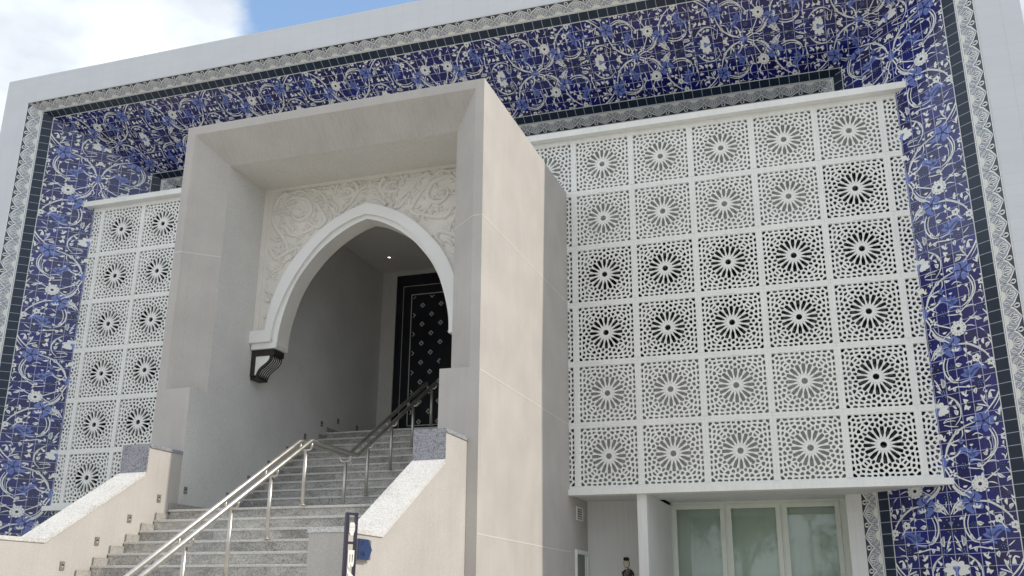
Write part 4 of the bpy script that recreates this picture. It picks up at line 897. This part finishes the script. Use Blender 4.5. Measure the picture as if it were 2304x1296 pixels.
# ---------------------------------------------------------------- downlight
dl = empty('ceiling_spotlight', 'small lit round spotlight in the porch ceiling above the door lobby', 'spotlight', loc=(-4.265, .66, SZ))
bm = BM(); n = 20
ring = [[bm.verts.new((-4.265+r*math.cos(k*2*math.pi/n), .66+r*math.sin(k*2*math.pi/n), z)) for k in range(n)] for r, z in ((.05, SZ-.002), (.048, SZ-.008), (.03, SZ-.008), (.028, SZ-.003))]
for A, B in zip(ring, ring[1:]):
    for k in range(n): bm.faces.new((A[k], A[(k+1) % n], B[(k+1) % n], B[k]))
under(obj('trim_ring', bm, M_slot), dl)
bm = BM(); bm.faces.new([bm.verts.new((-4.265+.028*math.cos(k*2*math.pi/n), .66+.028*math.sin(k*2*math.pi/n), SZ-.0035)) for k in range(n)]); under(obj('lamp', bm, M_spot), dl)

# ================================================================== STAIR
st = empty('granite_staircase', 'grey granite stairs rising in two flights into the porch', 'stairs', loc=(CX, -6, GZ))
SX0, SX1 = -4.776, -1.164
RISE, RUN = .1467, .2485
LZ = -6.038; LY = -4.247
def step(z, y, ynext, x0=SX0, x1=SX1):
    bm = BM()
    box(bm, x0, x1, y+.010, ynext+.03, z-RISE-.05, z-.0285); 
    under(obj('step', bm, M_gstep), st)
    bm = BM(); box(bm, x0+.001, x1-.001, y, ynext+.017, z-.028, z, bev=.006); under(obj('tread', bm, M_nose), st)
k = 0
while LZ-RISE*(k+1) > GZ+.02:
    k += 1; step(LZ-RISE*k, LY-RUN*k, LY-RUN*(k-1))
Y2 = -2.87
bm = BM(); box(bm, SX0, SX1, LY+.018, Y2+.05, LZ-.20, LZ-.0285); under(obj('landing', bm, M_gstep), st)
bm = BM(); box(bm, SX0+.001, SX1-.001, LY, Y2+.017, LZ-.028, LZ, bev=.006); under(obj('landing_slab', bm, M_nose), st)
for k in range(1, 11): step(LZ+RISE*k, Y2+RUN*(k-1), Y2+RUN*k)
TL = LZ+RISE*11; TYn = Y2+RUN*10
bm = BM(); box(bm, SX0, SX1, TYn+.018, 1.48, TL-.25, TL-.0285); under(obj('lobby_floor', bm, M_gstep), st)
bm = BM(); box(bm, SX0+.001, SX1-.001, TYn, 1.48, TL-.028, TL, bev=.006); under(obj('lobby_slab', bm, M_nose), st)
# sawtooth skirting on both walls
H = .088
def skirt(x0, x1):
    pts = [(LY-RUN*11, LZ-RISE*12)]
    P = []
    for k in range(10, 0, -1): P += [(LY-RUN*k+.018, LZ-RISE*(k+1)+H), (LY-RUN*k+.018, LZ-RISE*k+H)]
    P += [(LY+.018, LZ-RISE+H), (LY+.018, LZ+H), (Y2+.018, LZ+H)]
    for k in range(1, 12): P += [(Y2+RUN*(k-1)+.018, LZ+RISE*k+H), (Y2+RUN*k+.018, LZ+RISE*k+H)]
    P = P[:-1]+[(1.48, TL+H)]
    bm = BM()
    lo = [(y, z-.5) for y, z in P]
    for i in range(len(P)-1):
        (ya, za), (yb, zb) = P[i], P[i+1]
        if abs(yb-ya) < 1e-5: continue
        box(bm, x0, x1, ya, yb-.0004, min(za, zb)-.42, za)
    return bm
under(obj('skirting', skirt(IX0+.0015, IX0+.020), M_skirt), st); under(obj('skirting', skirt(IX1-.020, IX1-.0015), M_skirt), st)

# ---------------------------------------------------------------- stair side walls
def flank(s, label):
    xi = -4.784 if s < 0 else -1.157; xo = -5.170 if s < 0 else -.770
    a, b = sorted((xi, xo)); ct = .042
    root = empty('stair_wall', label, 'wall', 'walls flanking the stair', loc=((a+b)/2, -5.5, GZ))
    ye = -6.95 if s > 0 else -7.6
    bm = BM()
    prism(bm, [(F-.001, -5.274-ct), (F-.001, GZ), (ye+.01, GZ), (ye+.01, -6.525-ct), (-6.232, -6.525-ct), (-4.755, -5.63-ct), (-4.732, -5.62-ct), (-4.732, -5.274-ct)], 'x', a+.004, b-.004)
    under(obj('rendered_wall', bm, M_beige), root)
    bm = BM(); o_ = .007
    prism(bm, [(F-.002, -5.274-ct+.001), (-4.700, -5.274-ct+.001), (-4.7465, -5.274), (F-.002, -5.274)], 'x', a-o_, b+o_)
    prism(bm, [(-4.748, -5.274), (-4.748, -5.628), (-4.7335, -5.62), (-4.7335, -5.3)], 'x', a-o_+.001, b+o_-.001)
    cope = obj('coping', bm, M_grand if True else 0); under(cope, root)
    bm = BM()
    prism(bm, [(-4.7495, -5.624), (-4.7495, -5.624-ct*1.17), (-6.232, -6.525-ct+.001), (-6.222, -6.522)], 'x', a-o_, b+o_)
    prism(bm, [(-6.2235, -6.5235), (-6.2335, -6.525-ct+.001), (ye, -6.525-ct+.001), (ye, -6.5235)], 'x', a-o_, b+o_, bev=0)
    under(obj('coping', bm, M_granl), root)
    return root
flank(-1, 'beige stair wall with sloping granite coping on the left of the steps')
flank(1, 'beige stair wall with sloping granite coping on the right, behind the sign totem')

# ---------------------------------------------------------------- step lights
LT = [(-5.927, -6.792, 'lowest square step light on the sunlit left stair wall'), (-5.439, -6.50, 'second lowest square step light on the sunlit left stair wall'), (-4.938, -6.205, 'third square step light up the sunlit left stair wall'),
      (-4.439, -5.916, 'square step light at the shadow edge of the left stair wall'), (-3.937, -5.763, 'square step light above the front of the landing, on shaded wall'), (-2.991, -5.742, 'step light above the back of the landing, half behind the handrail'),
      (-2.516, -5.448, 'lowest step light of the upper flight, peeping over the handrail'), (-2.022, -5.165, 'second step light of the upper flight, peeping over the handrail'), (-1.527, -4.876, 'third step light of the upper flight, just above the handrail'),
      (-1.03, -4.593, 'step light just above the top end of the sloping handrail'), (-.525, -4.301, 'highest sloping-row step light, above the last steps'), (.027, -4.164, 'step light at the front of the lobby, left of the door'), (.724, -4.164, 'farthest step light, low on the lobby wall nearest the door')]
lt0 = None
for y, z, lab in LT:
    if lt0 is None:
        r = empty('step_light', lab, 'step light', 'step lights along the left wall', loc=(IX0, y, z))
        bm = BM(); box(bm, .001, .010, -.034, .034, -.046, .046, bev=.003); pl = obj('face_plate', bm, M_metal, r)
        bm = BM(); box(bm, .0102, .0125, -.013, .013, -.010, .014); sl = obj('lamp_slot', bm, M_slot, r)
        bm = BM(); quad(bm, (.0128, -.012, -.014), (.0128, .012, -.014), (.0128, .010, -.004), (.0128, -.012, -.002)); obj('lens', bm, M_pearl, r)
        lt0 = r
    else:
        r = lt0.copy(); col.objects.link(r); r.location = (IX0, y, z); r['label'] = lab
        for ch in list(lt0.children):
            c = ch.copy(); col.objects.link(c); c.parent = r
for r in [o for o in col.objects if o.name.startswith('step_light')]:
    if r.location.y < F: r.location.x = -4.788

# ---------------------------------------------------------------- handrail
hr = empty('double_handrail', 'steel twin-bar handrail on posts running up the middle of the stairs', 'handrail', loc=(-2.81, -4.3, LZ))
HX = -2.81; hd = .08; RR = .0265
def rz(y): return -5.262-(-4.31-y)*.5905 if y < -4.31 else (-5.27 if y < -3.09 else -5.27+(y+3.09)*.597)
for s in (-1, 1):
    x = HX+s*hd; y0 = -8.6
    pts = [(x, y0, rz(y0))]+[(x, -4.31, -5.262), (x, -3.09, -5.272), (x, -.51, -3.725)]
    P = [Vector(p) for p in pts]; out = [P[0]]
    for i in (1, 2):
        d0 = (P[i]-P[i-1]).normalized(); d1 = (P[i+1]-P[i]).normalized()
        out += [P[i]-d0*.03, P[i]-d0*.008+d1*.008, P[i]+d1*.03]
    out.append(P[3]); bm = BM(); tube(bm, out, RR, 14); under(obj('rail', bm, M_steel), hr)
posts = [(-4.29, LZ), (-3.263, LZ), (-2.638, -5.748), (-1.915, -5.305), (-1.186, -4.865), (-.49, TL)]+[(-4.29-.7235*k, LZ-RISE*3*k) for k in range(1, 6)]
for y, z in posts:
    top = rz(y)-.105
    bm = BM(); tube(bm, [(HX, y, z), (HX, y, top)], .0235, 14); tube(bm, [(HX, y, z), (HX, y, z+.008)], .042, 16)
    p = under(obj('post', bm, M_steel), hr)
    bm = BM()
    arc = [(HX-hd, y, rz(y)-.015), (HX-hd, y, rz(y)-.06), (HX-hd+.012, y, rz(y)-.088), (HX-hd+.035, y, rz(y)-.102), (HX, y, rz(y)-.105), (HX+hd-.035, y, rz(y)-.102), (HX+hd-.012, y, rz(y)-.088), (HX+hd, y, rz(y)-.06), (HX+hd, y, rz(y)-.015)]
    tube(bm, arc, .0145, 10); b_ = under(obj('rail_bracket', bm, M_steel), hr); b_.parent = p; b_.matrix_parent_inverse = Matrix()

# ---------------------------------------------------------------- sign totem and plaque
tot = empty('sign_totem', 'slim dark totem with white capital letters turned sideways, in front of the stair wall', 'sign', loc=(-.585, -7.2, GZ))
tx0, tx1 = -.640, -.534; ty0, ty1 = -7.2, -7.155; tt = -6.424
bm = BM(); fw = .020
box(bm, tx0, tx0+.027, ty0, ty1, GZ, tt, bev=.002); box(bm, tx1-fw, tx1, ty0, ty1, GZ, tt, bev=.002)
for z in (tt-.020, tt-.262): box(bm, tx0+.027, tx1-fw, ty0+.001, ty1-.001, z, z+.0195)
box(bm, tx0+.027, tx1-fw, ty0+.001, ty1-.001, GZ+.3, GZ+.34)
under(obj('totem_frame', bm, M_signp), tot)
def letter(nm, loops, cx, cz, s, dep=.012):
    """letters turned a quarter clockwise: up of the letter points to +X"""
    me = filled(nm, [[(cx+p[1]*s*.50, cz-p[0]*s) for p in lp] for lp in loops], dep)
    for v in me.vertices: v.co = Vector((v.co.x, ty0-.002+v.co.z, v.co.y))
    return under(obj(nm, me, M_letter), tot)
def arc(cx, cy, rx, ry, a0, a1, n=10): return [(cx+rx*math.cos(math.radians(a0+(a1-a0)*i/n)), cy+ry*math.sin(math.radians(a0+(a1-a0)*i/n))) for i in range(n+1)]
Bl = [[(-.5, -.40), (-.5, .40)]+[(.15, .40)]+arc(.2, .21, .3, .19, 90, -70)+arc(.22, -.19, .34, .21, 70, -90)+[(.15, -.40)],
      [(-.25, .08), (.12, .08)]+arc(.14, .165, .12, .085, -90, 90, 6)+[(-.25, .25)], [(-.25, -.25), (.12, -.25)]+arc(.16, -.165, .13, .085, -90, 90, 6)+[(-.25, -.08)]]
Al = [[(-.55, -.40), (-.13, .40), (.13, .40), (.55, -.40), (.28, -.40), (.19, -.22), (-.19, -.22), (-.28, -.40)], [(-.10, -.05), (.10, -.05), (0, .18)]]
Nl = [[(-.45, -.4), (-.45, .4), (-.2, .4), (.22, -.08), (.22, .4), (.45, .4), (.45, -.4), (.2, -.4), (-.22, .08), (-.22, -.4)]]
sc_ = .115
letter('letter_b', Bl, -.5835, -6.806, .137); letter('letter_a', Al, -.5835, -6.966, .140)
# pale lantern-like emblem in the top window, crossed by two fine lines
me = filled('emblem', [[(-.5835+p[0]*.95, -6.555+p[1]) for p in [(-.026, -.036), (-.026, .03), (-.014, .048), (.016, .048), (.026, .026), (.026, -.02), (.018, -.036), (.014, -.060), (-.012, -.060), (-.018, -.044)]]], .02)
for v in me.vertices: v.co = Vector((v.co.x, ty0+.010+v.co.z, v.co.y))
under(obj('emblem', me, M_letter), tot)
bm = BM()
for z in (-6.537, -6.551, -6.571): box(bm, -.606, -.561, ty0-.0012, ty0-.0002, z-.0008, z+.0008)
under(obj('emblem_line', bm, M_metal), tot)
tot.rotation_euler.z = R_(48)   # the totem is turned towards the sunny side

pq = empty('wall_plaque', 'small blue arrow-shaped plaque on a brown plate, fixed to the sunny stair wall', 'plaque', loc=(-.766, -6.64, -6.70))
bm = BM(); box(bm, -.7735, -.742, -6.775, -6.512, -6.79, -6.612, bev=.002); under(obj('back_plate', bm, M_brown), pq)
bm = BM(); prism(bm, [(-6.776, -6.790), (-6.776, -6.611), (-6.590, -6.611), (-6.513, -6.700), (-6.575, -6.790)], 'x', -.7415, -.730); under(obj('blue_arrow_plate', bm, M_navy), pq)
bm = BM()
for P in ([(-6.735, -6.63), (-6.72, -6.645), (-6.735, -6.66), (-6.722, -6.668)], [(-6.70, -6.625), (-6.69, -6.65), (-6.70, -6.665)], [(-6.745, -6.735), (-6.72, -6.748), (-6.70, -6.735), (-6.68, -6.75)], [(-6.70, -6.72), (-6.675, -6.738), (-6.66, -6.76)], [(-6.72, -6.765), (-6.69, -6.757)]):
    tube(bm, [(-.729, p.x, p.y) for p in catmull(P, 4)], .0028, 5)
under(obj('script_marks', bm, simple('script_blue_dark', (.012, .02, .055), .4)), pq)
# ---------------------------------------------------------------- side passage: vent, doorway, wall sign
vt = empty('louvre_vent', 'small louvred vent high on the porch side wall in the passage', 'vent', loc=(X1, .525, -5.78))
bm = BM(); e = .025
for a, b, z0, z1 in ((.335, .715, -5.70, -5.675), (.335, .715, -5.885, -5.86), (.335, .36, -5.86, -5.70), (.69, .715, -5.86, -5.70)): box(bm, X1-.01, X1+.018, a, b, z0, z1)
under(obj('vent_frame', bm, M_white), vt)
for k in range(4):
    bm = BM(); z = -5.725-.036*k; prism(bm, [(X1+.002, z+.014), (X1+.016, z-.008), (X1+.016, z-.014), (X1+.002, z+.008)], 'y', .361, .689); under(obj('louvre_blade', bm, M_white), vt)
bm = BM(); quad(bm, (X1+.0015, .36, -5.86), (X1+.0015, .69, -5.86), (X1+.0015, .69, -5.70), (X1+.0015, .36, -5.70)); under(obj('vent_back', bm, M_slot), vt)
dw = empty('side_doorway', 'grey door in a white frame at the bottom of the passage', 'doorway', loc=(X1, .61, GZ))
bm = BM()
box(bm, X1-.01, X1+.03, .241, .985, -6.40, -6.336, bev=.003); box(bm, X1-.01, X1+.03, .241, .29, GZ, -6.4005); box(bm, X1-.01, X1+.03, .91, .985, GZ, -6.4005)
under(obj('door_frame', bm, M_wframe), dw)
bm = BM(); box(bm, X1+.002, X1+.008, .291, .909, GZ+.01, -6.4015); under(obj('door_leaf', bm, simple('grey_door_paint', (.16, .16, .155), .5, noise=.1)), dw)
bm = BM(); box(bm, X1+.0085, X1+.02, .80, .909, GZ+.01, -6.402); under(obj('door_stop', bm, M_wframe), dw)

sg = empty('washroom_sign', 'wall sign shaped like a man in a black cap and striped dark shawl', 'sign', loc=(.07, YB-.02, -6.9))
def flat(nm, pts, mat, y, d=.008, root=sg):
    me = filled(nm, [pts], d)
    for v in me.vertices: v.co = Vector((v.co.x, y+v.co.z, v.co.y))
    return under(obj(nm, me, mat), root)
cx_, hz = -.012, -6.52
S_ = 1.0
hx = 0.0
flat('cap', [(hx-.045, hz+.048), (hx-.042, hz+.090), (hx-.02, hz+.096), (hx+.03, hz+.094), (hx+.046, hz+.086), (hx+.048, hz+.046), (hx, hz+.038)], M_slot, YB-.030)
flat('face', arc(hx, hz, .040, .064, 0, 360, 20)[:-1], simple('cream_face', (.62, .56, .42), .6), YB-.022)
flat('hair_outline', arc(hx, hz+.002, .048, .072, 0, 360, 20)[:-1], M_wood, YB-.012)
flat('jacket', [(hx-.085, hz-.135), (hx-.030, hz-.095), (hx, hz-.075), (hx+.035, hz-.078), (hx+.085, hz-.10), (hx+.115, hz-.15), (hx+.12, hz-.20), (hx+.105, hz-.215), (hx+.095, hz-.17), (hx+.07, hz-.23), (hx+.055, hz-.32), (hx-.03, hz-.32), (hx-.055, hz-.23)], simple('dark_brown_cloth', (.035, .028, .025), .7), YB-.016)
bm = BM()
for k in range(4): tube(bm, [(hx+.060-.02*k, YB-.0215, hz-.085-.004*k), (hx+.025-.02*k, YB-.0215, hz-.16), (hx+.0-.014*k, YB-.0215, hz-.30)], .0022, 4)
under(obj('shawl_stripe', bm, M_pearl), sg)
bm = BM(); prism(bm, [(hx-.012, hz-.075), (hx+.012, hz-.075), (hx+.004, hz-.10), (hx-.006, hz-.10)], 'y', YB-.025, YB-.02); under(obj('collar', bm, M_pearl), sg)

# ================================================================== trees and street lamp behind the viewer (seen mirrored in the window glass)
def tree(x, y, h, r, lab, seed):
    rg = random.Random(seed); root = empty('street_tree', lab, 'tree', 'trees across the street', loc=(x, y, GZ))
    bm = BM(); tube(bm, [(x, y, GZ), (x+.1, y, GZ+h*.35), (x-.1, y+.1, GZ+h*.7)], [.28, .22, .1], 10)
    for k in range(7):
        a = k*.9; tube(bm, [(x+.05, y, GZ+h*(.35+.04*k)), (x+r*.35*math.cos(a), y+r*.35*math.sin(a), GZ+h*(.55+.03*k)), (x+r*.7*math.cos(a), y+r*.7*math.sin(a), GZ+h*(.68+.03*k))], [.12, .07, .03], 7)
    under(obj('trunk', bm, M_bark), root)
    bm = BM(); cl = [(rg.gauss(0, .42)*r, rg.gauss(0, .42)*r, rg.gauss(0, .16)*h) for _ in range(26)]
    for _ in range(5200):
        c = rg.choice(cl); p = Vector((x+c[0]+rg.gauss(0, .16)*r, y+c[1]+rg.gauss(0, .16)*r, GZ+h*.78+c[2]+rg.gauss(0, .07)*h))
        a = Vector((rg.uniform(-1, 1), rg.uniform(-1, 1), rg.uniform(-1, 1))).normalized(); b = a.cross(Vector((rg.uniform(-1, 1), rg.uniform(-1, 1), rg.uniform(-1, 1)))).normalized()
        L = rg.uniform(.10, .22); bm.faces.new([bm.verts.new(p+a*L), bm.verts.new(p+b*L*.4), bm.verts.new(p-a*L), bm.verts.new(p-b*L*.4)])
    under(obj('crown', bm, M_leaf), root)
tree(-2.2, -36, 9.0, 3.0, 'broad street tree mirrored in the middle window pane', 1)
tree(-7.5, -38, 8.5, 3.2, 'street tree mirrored at the edge of the left window pane', 2)
tree(4.6, -40, 7.2, 2.6, 'lower street tree mirrored right of the lamp in the window', 5)
lp = empty('street_lamp', 'street lamp with tapered lantern mirrored in the right window pane', 'street lamp', loc=(1.5, -32, GZ))
bm = BM(); tube(bm, [(1.5, -32, GZ), (1.5, -32, -3.1)], [.09, .06], 12); under(obj('pole', bm, M_metal), lp)
bm = BM()
for (x_, z_, w1, w0) in ((1.5, -3.1, .28, .42),):
    A = [bm.verts.new((x_+a*w1, -32+b*w1, z_)) for a, b in ((-1, -1), (1, -1), (1, 1), (-1, 1))]; B = [bm.verts.new((x_+a*w0, -32+b*w0, z_+.62)) for a, b in ((-1, -1), (1, -1), (1, 1), (-1, 1))]
    bm.faces.new(A[::-1]); bm.faces.new(B)
    for i in range(4): bm.faces.new((A[i], A[(i+1) % 4], B[(i+1) % 4], B[i]))
under(obj('lantern', bm, M_letter), lp)
bm = BM(); box(bm, .98, 2.02, -32.52, -31.48, -2.48, -2.38, bev=.02); under(obj('lantern_cap', bm, M_metal), lp)
